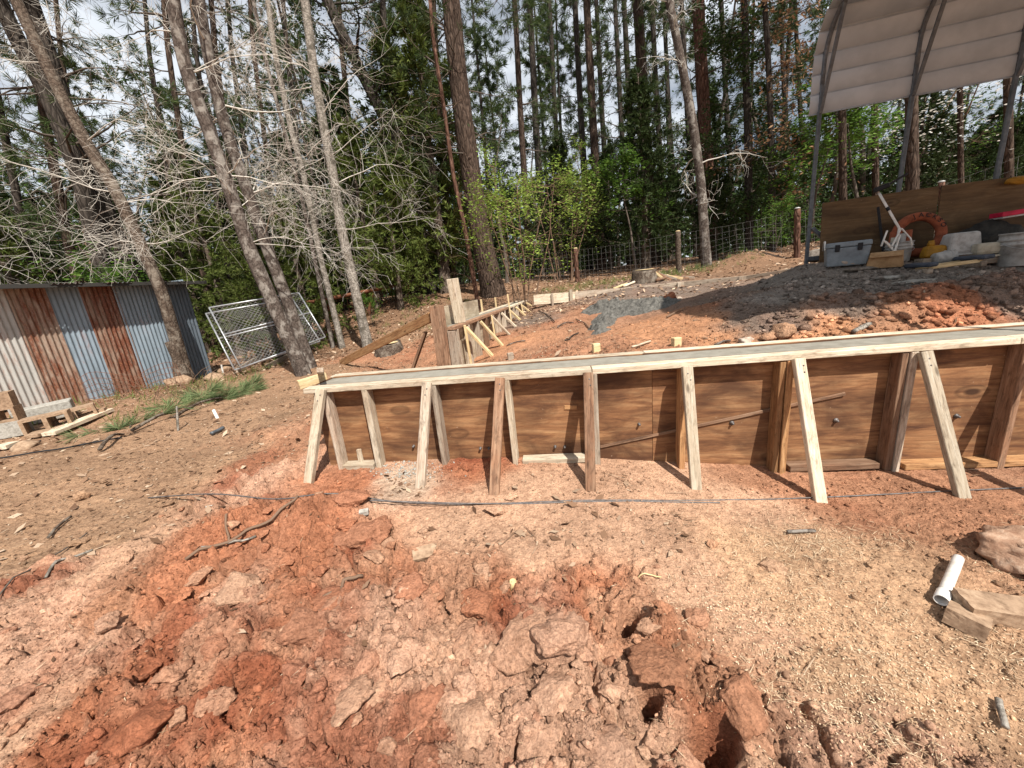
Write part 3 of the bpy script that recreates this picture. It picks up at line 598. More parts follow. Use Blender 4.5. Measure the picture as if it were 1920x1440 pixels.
# crumbs: too many to count
def crumbs(name, xy, rad, m, sub=1, kind='stuff', parent=ground, flat=0.75, zoff=0.0, jit=0.2, own=None):
    """loose bits; each takes the colour of the soil it lies on"""
    r = np.random.default_rng(len(xy)); Vb = np.stack([rockverts(max(sub, 1), 300+k, 6, 0.05, flat, 0.42)[0] for k in range(8)]); Fv = ICO[max(sub, 1)][1]
    if sub == 0:
        t = (1+5**0.5)/2; Vb = np.stack([np.array([[-1,1,-1],[1,1,-1],[1,-1,-1],[-1,-1,-1],[-1,1,1],[1,1,1],[1,-1,1],[-1,-1,1]])*0.62+np.random.default_rng(k).normal(size=(8, 3))*0.22 for k in range(8)]); Fv = np.array([[0,1,2],[0,2,3],[4,6,5],[4,7,6],[0,4,5],[0,5,1],[1,5,6],[1,6,2],[2,6,7],[2,7,3],[3,7,4],[3,4,0]])
    n = len(xy); nv = Vb.shape[1]; P = Vb[np.arange(n) % 8]
    q = r.normal(size=(n, 4)); q /= np.linalg.norm(q, axis=1, keepdims=True); w, x, y, z = q.T
    M = np.stack([np.stack([1-2*(y*y+z*z), 2*(x*y-z*w), 2*(x*z+y*w)], -1), np.stack([2*(x*y+z*w), 1-2*(x*x+z*z), 2*(y*z-x*w)], -1), np.stack([2*(x*z-y*w), 2*(y*z+x*w), 1-2*(x*x+y*y)], -1)], 1)
    P = np.einsum('nij,nkj->nki', M, P)*np.array([1, 1, 0.8])*np.asarray(rad)[:, None, None]
    zz = surf_np(xy[:, 0], xy[:, 1]); P = P+np.stack([xy[:, 0], xy[:, 1], zz+np.asarray(rad)*0.15+zoff], 1)[:, None, :]
    me = npmesh(name, P.reshape(-1, 3), (Fv[None]+(np.arange(n)*nv)[:, None, None]).reshape(-1, 3), False)
    ca = me.color_attributes.new('soil', 'FLOAT_COLOR', 'POINT'); gi = np.clip(np.searchsorted(GX, xy[:, 0]), 0, nx_-1); gj = np.clip(np.searchsorted(GY, xy[:, 1]), 0, ny_-1)
    c = CC[gj, gi]*np.clip(1+jit*r.normal(size=(n, 1)), 0.6, 2.4)*1.05; c = np.clip(np.repeat(c, nv, 0), 0.02, 0.9); ca.data.foreach_set('color', np.concatenate([c, np.ones((len(c), 1))], 1).astype(np.float32).ravel())
    o = put(name, me, own or 'soil', parent); tag(o, kind=kind); return o
xy = np.array(pick(5200, -60, 1980, 900, 1500)); crumbs('clay_crumbs', xy, 0.004+0.016*rng.random(len(xy))**4, 'soil', 1)
xy = np.array(pick(26000, -60, 1980, 880, 1500)); crumbs('clay_grit', xy, 0.002+0.005*rng.random(len(xy))**3, 'soil', 0)
# ------------------------------------------------------------------ front concrete form
UP = Vector((0,0,1)); E3 = Vector((WE[0], WE[1], 0)); N3 = Vector((WN[0], WN[1], 0))
FORM_LEN = 6.3
form = thing('concrete_form', wp(0, 0, gz(*wp(0.1, 0.1, 0)[:2])), 'long low timber form in front, filled with wet grey concrete and propped by kickers', 'concrete form', None)
def fb(name, s0, n0, z0, s1, n1, z1, w, t, side, m, parent=form, **k): return board(name, wp(s0, n0, z0), wp(s1, n1, z1), w, t, side, m, parent, **k)
ST = [0.15, 0.455, 0.955, 1.467, 2.045, 2.605, 3.235, 3.915, 4.50, 5.1, 5.7]
SB = [-1.22, -1.19, -1.21, -1.235, -1.25, -1.31, -1.37, -1.385, -1.40, -1.41, -1.41]
SM = ['lumber_grey', 'lumber_pale', 'lumber_grey', 'lumber_pale', 'lumber_grey', 'lumber_orange', 'lumber_orange', 'lumber_grey', 'lumber_red', 'lumber_grey', 'lumber_grey']
zt = WTOP
# top boards (flat 2x4), front run joined at the second stud bay
tb = [(-0.0, 2.03, 'lumber_pale'), (2.034, 4.45, 'lumber_pale'), (4.454, FORM_LEN, 'lumber_pale')]
for (a, b, m) in tb:
    fb('top_board', a, -0.0445, zt-0.019, b, -0.0445, zt-0.019, 0.089, 0.038, N3, m)
for (a, b) in ((-0.02, 2.45), (2.453, 4.9), (4.903, FORM_LEN)):
    fb('top_board', a, -0.425, zt-0.018, b, -0.425, zt-0.018, 0.089, 0.038, N3, 'lumber_pale')
# front plywood, two sheets, and the back sheets
PLY = []
for (a, b) in ((0.02, 2.43), (2.433, 4.87), (4.873, FORM_LEN)):
    PLY.append((a, b, fb('plywood_panel', a, -0.0985, (zt-0.002+HC-1.46)/2, b, -0.0985, (zt-0.002+HC-1.46)/2, (zt-0.002)-(HC-1.46), 0.018, UP, 'plywood_form', bev=0.001)))
    fb('plywood_panel', a, -0.372, (zt-0.002+HC-1.2)/2, b, -0.372, (zt-0.002+HC-1.2)/2, (zt-0.002)-(HC-1.2), 0.018, UP, 'plywood_form', bev=0.001)
fb('end_panel', 0.009, -0.11, (zt-0.004+HC-1.35)/2, 0.009, -0.36, (zt-0.004+HC-1.35)/2, (zt-0.004)-(HC-1.35), 0.018, UP, 'plywood_form', bev=0.001)
# concrete fill with a floated top
def strip(name, s0, s1, n0, n1, ztop, zbot, m, parent, ds=0.03, dn=0.024, amp=0.003, seed=5, frm=wp):
    ns = int((s1-s0)/ds)+2; nn = int(abs(n1-n0)/dn)+2; S, Nn = np.meshgrid(np.linspace(s0, s1, ns), np.linspace(n0, n1, nn))
    Zt = ztop+amp*fbm(S*9, Nn*9, 3, seed)+0.0012*fbm(S*4, Nn*70, 2, seed+3)
    o = frm(s0, n0, zbot); V = []
    P = np.array([list(frm(a, b, c)) for a, b, c in zip(S.ravel(), Nn.ravel(), Zt.ravel())]); nP = len(P)
    Q = P.copy(); Q[:, 2] = zbot; i = (np.arange(nn-1)[:, None]*ns+np.arange(ns-1)[None, :]).ravel()
    fc = np.stack([i, i+ns, i+ns+1, i+1], -1); ring = list(range(ns))+[ns*k+ns-1 for k in range(1, nn)]+[ns*(nn-1)+k for k in range(ns-2, -1, -1)]+[ns*k for k in range(nn-2, 0, -1)]
    sd = np.array([[ring[k], ring[(k+1) % len(ring)], ring[(k+1) % len(ring)]+nP, ring[k]+nP] for k in range(len(ring))])
    V = np.concatenate([P, Q])-np.array(o); return put(name, npmesh(name, V, np.concatenate([fc, sd]), False), m, parent, o)
strip('concrete_fill', 0.022, FORM_LEN, -0.109, -0.361, zt-0.009, HC-1.2, 'concrete_fresh', form)
# slop of cement dried over the board edges
for i, (s, zb, m) in enumerate(zip(ST, SB, SM)):
    top = zt-0.040
    fb('stud', s, -0.0445, top, s-0.004*random.uniform(-1, 1), -0.0445, HC+zb-0.04, 0.089, 0.038, N3, m)
fb('stud', 0.03, -0.30, zt-0.04, 0.03, -0.30, HC-1.24, 0.089, 0.038, N3, 'lumber_grey').location += E3*(-0.022-0.03)
# doubled studs seen beside three of the uprights
fb('stud', 2.005, -0.05, zt-0.045, 2.003, -0.05, HC-1.26, 0.075, 0.036, N3, 'lumber_grey')
fb('stud', 3.193, -0.047, zt-0.045, 3.193, -0.047, HC-1.38, 0.082, 0.036, N3, 'lumber_orange')
fb('stud', 3.870, -0.047, zt-0.045, 3.872, -0.047, HC-1.39, 0.082, 0.036, N3, 'lumber_red')
# kickers
KT = [(0.155,-0.585), (0.927,-0.595), (1.43,-0.60), (2.005,-0.605), (2.615,-0.61), (3.262,-0.61), (3.945,-0.62)]
KF = [(580,904), (788,908), (926,920), (1107,913), (1305,910), (1538,933), (1805,928)]
KM = ['lumber_pale', 'lumber_grey', 'lumber_red', 'lumber_red', 'lumber_pale', 'lumber_pale', 'lumber_pale']
for (s, zr), f, m in zip(KT, KF, KM):
    p1 = onground(*f); p1.z = surf_z(p1.x, p1.y); p0 = wp(s, 0.022, HC+zr+0.0); d = (p1-p0).normalized()
    kb = board('kicker', p0-d*0.01, p1+d*0.05, 0.062, 0.038, E3, m, form); nv_ = d.cross(E3).normalized(); nv_ = nv_ if nv_.dot(N3) > 0 else -nv_
    for kx in (0.035, 0.075): reparent(lathe('nail', [(0.005, 0), (0.005, 0.002), (0.001, 0.003)], 'rebar_steel', form, p0+d*kx+nv_*0.0185+E3*random.uniform(-0.012, 0.012), nv_, 8), kb)
s, zr = 4.56, -0.62; p1 = wp(4.45, 0.62, HC-1.45); board('kicker', wp(s, 0.022, HC+zr), p1, 0.062, 0.038, E3, 'lumber_pale', form)
# sole plates pegged to the soil
for (a, b, z, m) in ((0.13, 0.44, -1.215, 'lumber_pale'), (1.49, 2.0, -1.235, 'lumber_pale'), (3.255, 3.85, -1.365, 'lumber_red'), (3.94, 4.9, -1.385, 'lumber_orange')):
    fb('sole_plate', a+0.03, -0.045, HC+z+0.012, b-0.03, -0.045, HC+z+0.012, 0.085, 0.038, N3, m)
fb('stake', 0.29, -0.055, HC-1.25, 0.285, -0.07, HC-1.085, 0.035, 0.02, E3, 'lumber_pale')
# thin lath lying across the sheets, end blocks, tie bolts
def ply_pt(px, py, n=-0.08):
    d = ray(px, py); A3 = np.array([WA[0], WA[1], 0])+np.array([WN[0], WN[1], 0])*n; nn = np.array([WN[0], WN[1], 0]); t = (A3@nn)/(d@nn); p = d*t
    return Vector((p[0], p[1], p[2]+HC))
board('lath', ply_pt(1125,838,-0.083), ply_pt(1585,738,-0.083), 0.022, 0.010, UP, 'lumber_red', form)
board('lath', ply_pt(1058,764,-0.086), ply_pt(1082,764,-0.086), 0.03, 0.006, UP, 'lumber_orange', form)
for (a, b) in ((1372,793), (1567,788), (1793,780), (901,840), (917,840), (1041,837), (1059,837), (776,836), (1198,795)):
    p = ply_pt(a, b, -0.089); big = a > 1300
    bo = lathe('tie_bolt', [(0.016 if big else 0.011, 0), (0.016 if big else 0.011, 0.004), (0.008, 0.006), (0.008, 0.022), (0.003, 0.026)], 'rebar_steel', form, p, N3, 8)
    s_b = (p.x-WA[0])*WE[0]+(p.y-WA[1])*WE[1]; reparent(bo, [q for a_, b_, q in PLY if a_ <= s_b <= b_+0.004][0])
# stakes and scrap at the left end
board('stake', onground(606,716)-UP*0.1, at(600,694,2.72), 0.045, 0.035, E3, 'lumber_grey', form)
p0 = at(560,722,2.85); p1 = at(612,706,3.0); board('end_brace', p0, p1, 0.07, 0.03, UP, 'lumber_fresh', form)

# ------------------------------------------------------------------ far form on the left of the pad (runs away from the viewer)
LT = HC-0.43
pn = atz(862,607,-0.43); pf = atz(988,562,-0.43)
LA = Vector((pn.x, pn.y, 0)); LE = Vector((pf.x-pn.x, pf.y-pn.y, 0)); LLEN = LE.length; LE.normalize(); LN = Vector((LE.y, -LE.x, 0))    # LN toward the pad (right)
def lp(s, n, z): return LA+LE*s+LN*n+UP*z
lform = thing('concrete_form', lp(0, 0, gz(LA.x, LA.y)), 'far timber form with a tall upright board, running away toward the pine', 'concrete form')
strip('concrete_fill', 0.0, LLEN, -0.05, -0.175, LT-0.012, HC-1.3, 'concrete_fresh', lform, ds=0.08, dn=0.05, frm=lp)
board('top_board', lp(-0.35, 0.0, LT-0.02), lp(LLEN*0.55, 0.0, LT-0.02), 0.11, 0.038, LN, 'lumber_red', lform)
board('top_board', lp(LLEN*0.553, 0.0, LT-0.02), lp(LLEN, 0.0, LT-0.02), 0.089, 0.038, LN, 'lumber_pale', lform)
board('top_board', lp(1.6, -0.24, LT-0.02), lp(LLEN, -0.24, LT-0.02), 0.089, 0.038, LN, 'lumber_pale', lform)
gb = lambda s: gz(*(lp(s, 0.1, 0)[:2]))
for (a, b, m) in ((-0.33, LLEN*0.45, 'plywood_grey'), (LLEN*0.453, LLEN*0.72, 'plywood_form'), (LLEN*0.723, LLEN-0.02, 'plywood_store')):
    zb = HC-1.15; board('plywood_panel', lp(a, -0.04, (LT-0.04+zb)/2), lp(b, -0.04, (LT-0.04+zb)/2), LT-0.042-zb, 0.014, UP, m, lform, bev=0.001)
board('plywood_panel', lp(-0.33, -0.19, (LT+0.24+HC-1.1)/2), lp(1.55, -0.19, (LT+0.24+HC-1.1)/2), LT+0.24-(HC-1.1), 0.018, UP, 'plywood_grey', lform, bev=0.001)
board('plywood_panel', lp(1.555, -0.19, (LT+HC-1.1)/2), lp(LLEN, -0.19, (LT+HC-1.1)/2), LT-0.03-(HC-1.1), 0.018, UP, 'plywood_grey', lform, bev=0.001)
for i in range(13):
    s = -0.25+i*(LLEN+0.2)/12.4; board('stud', lp(s, 0.013, LT-0.042), lp(s, 0.013, gb(s)-0.05), 0.089, 0.038, LN, random.choice(['lumber_grey', 'lumber_grey', 'lumber_red']), lform)
# near end: two wide uprights and the tall board clamped to it
board('end_post', lp(-0.40, -0.125, LT+0.27), lp(-0.40, -0.125, HC-1.12), 0.18, 0.04, LN, 'lumber_red', lform)
board('end_post', lp(-0.40, 0.025, LT-0.045), lp(-0.40, 0.025, HC-1.12), 0.10, 0.04, LN, 'lumber_grey', lform)
board('tall_board', lp(0.12, -0.03, LT+0.003), lp(0.08, -0.05, LT+0.58), 0.15, 0.04, LN, 'lumber_pale', lform)
# slender kickers on the pad side
KL = [((893,607),(926,663)), ((905,605),(1012,622)), ((930,595),(1026,595)), ((945,590),(968,635)), ((968,570),(985,600)), ((982,556),(992,590)), ((1000,535),(990,570))]
for i in range(8):
    s = 0.05+i*LLEN/7.8; out = 0.36-0.02*i; q = lp(s+0.15, out, 0); q.z = gz(q.x, q.y)-0.03
    board('kicker', lp(s, 0.06, LT-0.06), q, 0.07, 0.035, LE, random.choice(['lumber_fresh', 'lumber_fresh', 'lumber_pale']), lform)
    if i % 2 == 0:
        q2 = lp(s-0.08, 0.10, 0); q2.z = gz(q2.x, q2.y)-0.04; board('stake', lp(s-0.08, 0.075, LT+(0.25 if i == 4 else -0.02)), q2, 0.045, 0.022, LE, 'lumber_fresh', lform)
for s, h in ((2.2, 0.22), (3.3, 0.2)):
    q2 = lp(s, -0.36, 0); board('stake', lp(s, -0.31, LT+h), lp(s, -0.30, gz(q2.x, q2.y)-0.05), 0.05, 0.025, LE, 'lumber_fresh', lform)
# raking brace from the near end down to the left
rp = onground(640,684); board('raking_brace', Vector((rp.x, rp.y, rp.z+0.03)), lp(-0.35, -0.24, LT+0.14), 0.12, 0.038, UP, 'lumber_orange', lform)
q = lp(-0.2, -0.75, 0); q.z = gz(q.x, q.y); board('raking_brace', q, lp(-0.2, -0.40, LT-0.05), 0.07, 0.03, LE, 'lumber_red', lform)

# ------------------------------------------------------------------ low edge boards round the back of the pad
eb = thing('edge_form', atz(1000,566,-0.5), 'low row of staked edge boards along the back of the pad', 'edge board')
EBP = [(1000,553,9.6), (1078,547,9.5), (1175,539,9.2), (1283,528,8.7), (1400,517,8.0), (1512,499,7.2)]
pts = [at(a, b, y) for a, b, y in EBP]
for i, (a, b) in enumerate(zip(pts, pts[1:])):
    d = (b-a); d.z = 0; sd = Vector((d.y, -d.x, 0)).normalized()
    hgt = 0.235
    board('edge_board', a-UP*hgt/2, b-UP*hgt/2-(b-a).normalized()*0.004, hgt, 0.038, UP, ['lumber_pale', 'lumber_grey', 'lumber_grey', 'lumber_grey', 'lumber_grey'][i], eb)
    q = b+sd*0.045-(b-a).normalized()*0.1; board('stake', Vector((q.x, q.y, b.z+(0.06 if i == 0 else 0.0))), Vector((q.x, q.y, gz(q.x, q.y)-0.08)), 0.07, 0.04, d, 'lumber_pale' if i < 1 else 'lumber_grey', eb)
    if i == 0:
        q = a.lerp(b, 0.45)+sd*0.045; board('stake', Vector((q.x, q.y, a.z)), Vector((q.x, q.y, gz(q.x, q.y)-0.08)), 0.05, 0.03, d, 'lumber_grey', eb)

# ------------------------------------------------------------------ corrugated shed
SA = at(-90, 790, 5.0); SBp = at(397, 703, 8.3)
SA.z = SBp.z = 0
sd = (SBp-SA); SL = sd.length; sd.normalize(); sn = Vector((sd.y, -sd.x, 0)); stop = at(352, 528, 8.3).z
shed = thing('shed', Vector((SA.x, SA.y, gz(SA.x, SA.y))), 'low shed clad in rusty and blue-grey corrugated sheets', 'shed')
def corr(name, P0, dirx, width, z0, z1, m, parent, pitch=0.068, amp=0.011, upv=UP, nrm=None, nz=8, wob=0.004, seed=0):
    n = int(width/pitch*8); u = np.linspace(0, width, n+1); w = np.linspace(0, 1, nz)
    U, W = np.meshgrid(u, w); nv = np.array(nrm); H = z1-z0
    disp = amp*np.sin(U/pitch*2*np.pi)+wob*fbm(U*2+seed, W*3, 2, seed)+0.002*fbm(U*12, W*9, 2, seed+5)
    V = U[..., None]*np.array(dirx)+(W*H+(W < 0.5)*0.015*fbm(U*3+seed, W*0, 2, seed+2)*(W < 0.01))[..., None]*np.array(upv)+disp[..., None]*nv
    ns = n+1; i = (np.arange(nz-1)[:, None]*ns+np.arange(n)[None, :]).ravel(); F1 = np.stack([i, i+1, i+1+ns, i+ns], -1)
    V2 = V-0.0012*nv; nvt = V.size//3
    Vall = np.concatenate([V.reshape(-1, 3), V2.reshape(-1, 3)]); Fall = np.concatenate([F1, F1[:, ::-1]+nvt])
    return put(name, npmesh(name, Vall, Fall, True), m, parent, Vector(P0)+UP*z0)
bounds = []
for a in (-80, 13, 88, 153, 217, 290, 352):
    d = ray(a, 560 if a < 300 else 556); nn = np.array(sn); t = (np.array(SA)@nn)/(d@nn); bounds.append(float((np.array(Vector((d[0]*t, d[1]*t, 0)))-np.array(SA))@np.array(sd)))
bounds[-1] = SL
SMt = ['sheet_pale', 'sheet_rust', 'sheet_blue', 'sheet_rust_deep', 'sheet_blue', 'sheet_blue_shaded']
# photo order from the left edge: pale, rust, blue, rust, blue, blue; a blue sliver far left
for i in range(6):
    s0, s1 = bounds[i], bounds[i+1]; P0 = SA+sd*s0+sn*(0.003*(i % 2)); zb = gz(*(SA+sd*(s0+s1)/2)[:2])-0.08
    corr('wall_sheet', P0, sd, s1-s0+0.03, zb, stop, SMt[i], shed, nrm=sn, seed=i*3+1)
corr('wall_sheet', SBp-sn*0.004, -sn, 3.0, gz(*(SBp-sn*1.0)[:2])-0.1, stop+0.05, 'sheet_blue', shed, nrm=sd, seed=31)
corr('wall_sheet', SA-sn*0.004-sd*0.01, -sn, 3.0, gz(*SA[:2])-0.1, stop+0.05, 'sheet_pale', shed, nrm=-sd, seed=33)
corr('wall_sheet', SA-sn*3.0, sd, SL, gz(*(SA+sd*2-sn*3)[:2])-0.1, stop+0.1, 'sheet_pale', shed, nrm=-sn, seed=35)
# roof: one lean-to pitch rising away, with a dark drip edge
rs = Vector((-sn.x, -sn.y, -0.05)).normalized()
rn = sd.cross(rs); rn = rn if rn.z > 0 else -rn
corr('roof_sheet', SA-sd*0.2+sn*0.36+UP*(-0.02), sd, SL+0.4, stop, stop+1.0, 'sheet_roof', shed, upv=rs*3.5, nrm=rn, seed=41)
fr = board('fascia', SA-sd*0.2+sn*0.345+UP*(stop-0.045), SA+sd*(SL+0.2)+sn*0.345+UP*(stop-0.045), 0.06, 0.02, UP, 'eave_dark', shed)
for s in np.linspace(0.05, SL-0.05, 4):
    q = SA+sd*s-sn*0.06; board('post', Vector((q.x, q.y, stop)), Vector((q.x, q.y, gz(q.x, q.y)-0.2)), 0.09, 0.09, sd, 'lumber_grey', shed)

# ------------------------------------------------------------------ wire work
def wires(name, segs, r, m, parent, loc, sides=4):
    return tubeobj(name, [(np.array([list(a), list(b)]), np.array([r, r])) for a, b in segs], sides, m, parent, loc, False, False)
def kennel_panel(bl, br, tl, tr, label, mid=True, dia=0.058):
    """chain-link gate panel: tube frame, mid rail and diamond mesh"""
    bl, br, tl, tr = map(Vector, (bl, br, tl, tr)); t = thing('chain_link_panel', bl, label, 'fence panel', 'loose chain-link panels by the shed')
    r = 0.015
    for nm, a, b in (('frame_tube', bl, tl), ('frame_tube', br, tr), ('frame_tube', bl, br), ('frame_tube', tl, tr)):
        tubeobj(nm, [(np.array([list(a), list(a.lerp(b, 0.5)), list(b)]), np.array([r]*3))], 8, 'steel_galv', t, a)
    if mid:
        a = bl.lerp(tl, 0.55); b = br.lerp(tr, 0.55); tubeobj('mid_rail', [(np.array([list(a), list(a.lerp(b, 0.5)), list(b)]), np.array([r]*3))], 8, 'steel_galv', t, a)
    w = (br-bl).length; h = (tl-bl).length; segs = []
    P = lambda u, v: bl.lerp(br, u).lerp(tl.lerp(tr, u), v)
    k = -h
    while k < w:
        for sg in (1, -1):
            u0, v0, u1, v1 = (k, 0, k+h, h) if sg > 0 else (k+h, 0, k, h)
            lo, hi = 0.0, 1.0
            du = u1-u0
            for bnd, up in ((0, False), (w, True)):
                if du != 0:
                    tt = (bnd-u0)/du
                    if (du > 0) == up: hi = min(hi, tt)
                    else: lo = max(lo, tt)
            if hi > lo+0.01: segs.append((P((u0+du*lo)/w, lo), P((u0+du*hi)/w, hi)))
        k += dia*1.41
    tag(wires('mesh_wire', segs, 0.0021, 'wire_dull', t, bl, 3), kind='stuff')
    return t
kennel_panel(at(452,690,7.2), at(610,632,8.3), at(392,577,7.6), at(560,549,8.7), 'front chain-link panel leaning by the shed, with pipe frame and mid rail')
kennel_panel(at(440,694,7.35), at(600,640,8.5), at(386,588,7.9), at(548,560,9.0), 'rear chain-link panel leaning just behind the other one by the shed')
# loose welded wire in front of the shed sheets
wr = thing('welded_wire', onground(200,752), 'rusty welded wire netting sagging along the foot of the shed', 'wire netting')
sg = []
A0 = onground(160,762); A1 = onground(345,728)
nC = 26
P = lambda u, v: A0.lerp(A1, u)+UP*(0.02+v*(0.38+0.08*math.sin(u*9)))+sn*(0.05*math.sin(u*14+v*2))
for i in range(nC): sg += [(P(i/(nC-1), j/4), P(i/(nC-1), (j+1)/4)) for j in range(4)]
for j in range(6): sg += [(P(i/(nC-1), j/5), P((i+1)/(nC-1), j/5)) for i in range(nC-1)]
tag(wires('netting', sg, 0.0028, 'rusty_iron', wr, A0), kind='stuff')

# wood-post wire fence beyond the pad
FP = [((1083,531),(1079,466),13.2,7), ((1273,513),(1271,434),11.0,8), ((1495,487),(1495,391),9.3,9)]
fposts = []
fl = ['short red cedar fence post, farthest left of the wire fence', 'peeled pale fence post in the middle of the wire fence', 'dark fence post with pale top beside the carport leg']
def logpath(a, b, r0, r1, seed, n=7, wob=0.1):
    t = np.linspace(0, 1, n); P_ = np.array(a)[None]*(1-t)[:, None]+np.array(b)[None]*t[:, None]
    rr = r0+(r1-r0)*t; P_[:, 0] += wob*r0*np.sin(t*7+seed); P_[:, 1] += wob*r0*np.cos(t*5+seed); rr = rr*(1+0.12*np.sin(t*23+seed*3)); return P_, rr
for i, ((bx, by), (tx, ty), Y, w) in enumerate(FP):
    b = at(bx, by, Y); b.z = gz(b.x, b.y)-0.15; tp = at(tx, ty, Y); t = thing('fence_post', b+UP*0.15, fl[i], 'fence post', None); r = w/FPX*Y*0.5*1.15
    tubeobj('post_shaft', [logpath(list(b), list(tp), r*1.1, r*0.95, i, 9)], 10, 'bark_pine_red' if i != 1 else 'bark_brown', t, b)
    lathe('cut_top', [(r*0.9, 0), (r*0.93, 0.012), (r*0.5, 0.03)], 'lumber_fresh' if i < 2 else 'plastic_white', t, tp-UP*0.005, (0,0,1), 10)
    fposts.append((b+UP*0.15, tp))
# fence continues to the right behind the plywood, and to the left into the woods
b4 = at(1766,470,7.9); b4.z = gz(b4.x, b4.y); t4 = at(1765,342,7.9)
t = thing('fence_post', b4, 'fence post with white cap showing above the stored plywood', 'fence post'); tubeobj('post_shaft', [logpath(list(b4-UP*0.15), list(t4), 0.055, 0.05, 4, 9)], 10, 'bark_pine_red', t, b4); lathe('cut_top', [(0.05, 0), (0.055, 0.02), (0.03, 0.035)], 'plastic_white', t, t4-UP*0.004, (0,0,1), 12); fposts.append((b4, t4))
b5 = Vector((9.5, 6.6, 0)); b5.z = gz(9.5, 6.6); t5 = b5+UP*1.35; fposts.append((b5, t5))
b0 = at(760,575,17); b0.z = gz(b0.x, b0.y); fposts.insert(0, (b0, b0+UP*1.2))
wf = thing('wire_fence', fposts[1][0], 'thin square-mesh wire fence strung between wooden posts', 'wire fence')
sg = []
for (pa, ta), (pb, tb_) in zip(fposts, fposts[1:]):
    n = int((pb-pa).length/0.155); 
    def W(u, v): 
        p = pa.lerp(pb, u); g = gz(p.x, p.y); tpz = ta.lerp(tb_, u)-UP*0.06; sag = 0.03*math.sin(u*math.pi)
        return Vector((p.x, p.y, g+0.05))*(1-v)+Vector((tpz.x, tpz.y, tpz.z-sag))*v
    cache = {}
    for j in range(8):
        v = [0, 0.1, 0.21, 0.34, 0.48, 0.64, 0.81, 1.0][j]; ps = [W(i/n, v) for i in range(0, n+1)]
        for a, b in list(zip(ps[::3], ps[3::3])): sg.append((a, b))
    for i in range(1, n): sg.append((W(i/n, 0), W(i/n, 1)))
tag(wires('fence_wire', sg, 0.0017, 'wire_dull', wf, fposts[1][0], 3), kind='stuff')
# old rail fence at the wood's edge on the left
rf = thing('rail_fence', at(615,628,10.5), 'rust-brown rail fence at the wood edge behind the chain-link panels', 'rail fence')
ra, rb = at(570,569,10.0), at(776,529,14.0)
tubeobj('rail', [logpath(list(ra), list(rb), 0.05, 0.05, 3, 14, 0.3)], 8, 'rusty_iron', rf, ra)
for (a, b, y) in ((612,628,10.7), (765,567,13.7), (690,600,12.2)):
    p = at(a, b, y); p.z = gz(p.x, p.y)-0.1; u = (p.y-ra.y)/(rb.y-ra.y); tp = ra.lerp(rb, u)+UP*0.05; tubeobj('post', [logpath(list(p), list(tp), 0.06, 0.055, a, 6)], 8, 'rusty_iron', rf, p)
sg = []
for i in range(30):
    p = ra.lerp(rb, i/29); sg.append((Vector((p.x, p.y, gz(p.x, p.y)+0.05)), p))
for j in range(5):
    for i in range(10):
        a = ra.lerp(rb, i/10); b = ra.lerp(rb, (i+1)/10); v = j/5+0.1
        sg.append((Vector((a.x, a.y, gz(a.x, a.y)*(1-v)+a.z*v)), Vector((b.x, b.y, gz(b.x, b.y)*(1-v)+b.z*v))))
tag(wires('mesh_wire', sg, 0.0022, 'rusty_iron', rf, ra, 3), kind='stuff')

# ------------------------------------------------------------------ carport
CP0 = at(1511,497,4.8); c3 = at(1868,330,4.3); ce = Vector((c3.x-CP0.x, c3.y-CP0.y, 0)); CSP = ce.length/2; ce.normalize(); cn = Vector((-ce.y*-1*-1, ce.x*-1, 0))
cn = Vector((ce.y, -ce.x, 0)); cn = cn if cn.y < 0 else -cn          # toward the viewer side of the carport
cport = thing('carport', CP0, 'white steel carport with curved roof, open front and grey tube legs', 'carport')
zbot = at(1524,215,4.8).z; bend = zbot+0.62; CW = 3.05; rise = 0.06
def arch():
    pts_ = [(0.0, zbot), (0.0, zbot+0.5)]
    for th in np.linspace(0, math.radians(68), 7)[1:]: pts_.append((0.46*(1-math.cos(th)), zbot+0.48+0.44*math.sin(th)))
    x0, z0 = pts_[-1]
    for a in np.linspace(0, 1, 7)[1:]: pts_.append((x0+(CW/2-x0)*a, z0+rise*(a-0.15*a*a)))
    return pts_+[(CW-x, z) for x, z in pts_[::-1][1:]]
AR = arch(); zs = CP0.z
def cpp(u, n, z): return CP0+ce*u+cn*n+UP*(z-CP0.z)
# legs, bows and knee braces
for k in range(5):
    u = k*CSP; q = cpp(u, 0.0, 0); g = gz(q.x, q.y)-0.03
    box('leg', cpp(u, 0.0, (g+bend)/2), (0.036, 0.036, bend-g), 'steel_dark', cport, ce, cn, 0.006)
    if k > 0:
        q = cpp(u, CW, 0); g = gz(q.x, q.y)-0.03; box('leg', cpp(u, CW, (g+bend)/2), (0.036, 0.036, bend-g), 'steel_dark', cport, ce, cn, 0.006)
    bow = [(0.005, bend-0.3)]+[(x, z) for x, z in AR if z > bend-0.28]+[(CW-0.005, bend-0.3)]
    tubeobj('roof_bow', [(np.array([list(cpp(u, x, z-0.04)) for x, z in bow]), np.full(len(bow), 0.021))], 8, 'steel_dark', cport, cpp(u, 0, bend))
    for sg_, nn in ((1, 0.0), (-1, CW)):
        a = cpp(u, nn+sg_*0.025, bend-0.62); b = cpp(u, nn+sg_*0.38, bend+0.27); board('knee_brace', a, b, 0.032, 0.022, ce, 'steel_dark', cport)
q = CP0+UP*0.42; board('leg_brace', q+ce*0.03, Vector((CP0.x, CP0.y, 0))+ce*0.44+UP*(gz(*(CP0+ce*0.44)[:2])-0.02), 0.05, 0.035, cn, 'steel_dark', cport)
box('base_rail', cpp(2*CSP, 0.0, CP0.z+0.03+0.04), (4*CSP, 0.05, 0.05), 'steel_dark', cport, ce, cn, 0.004)
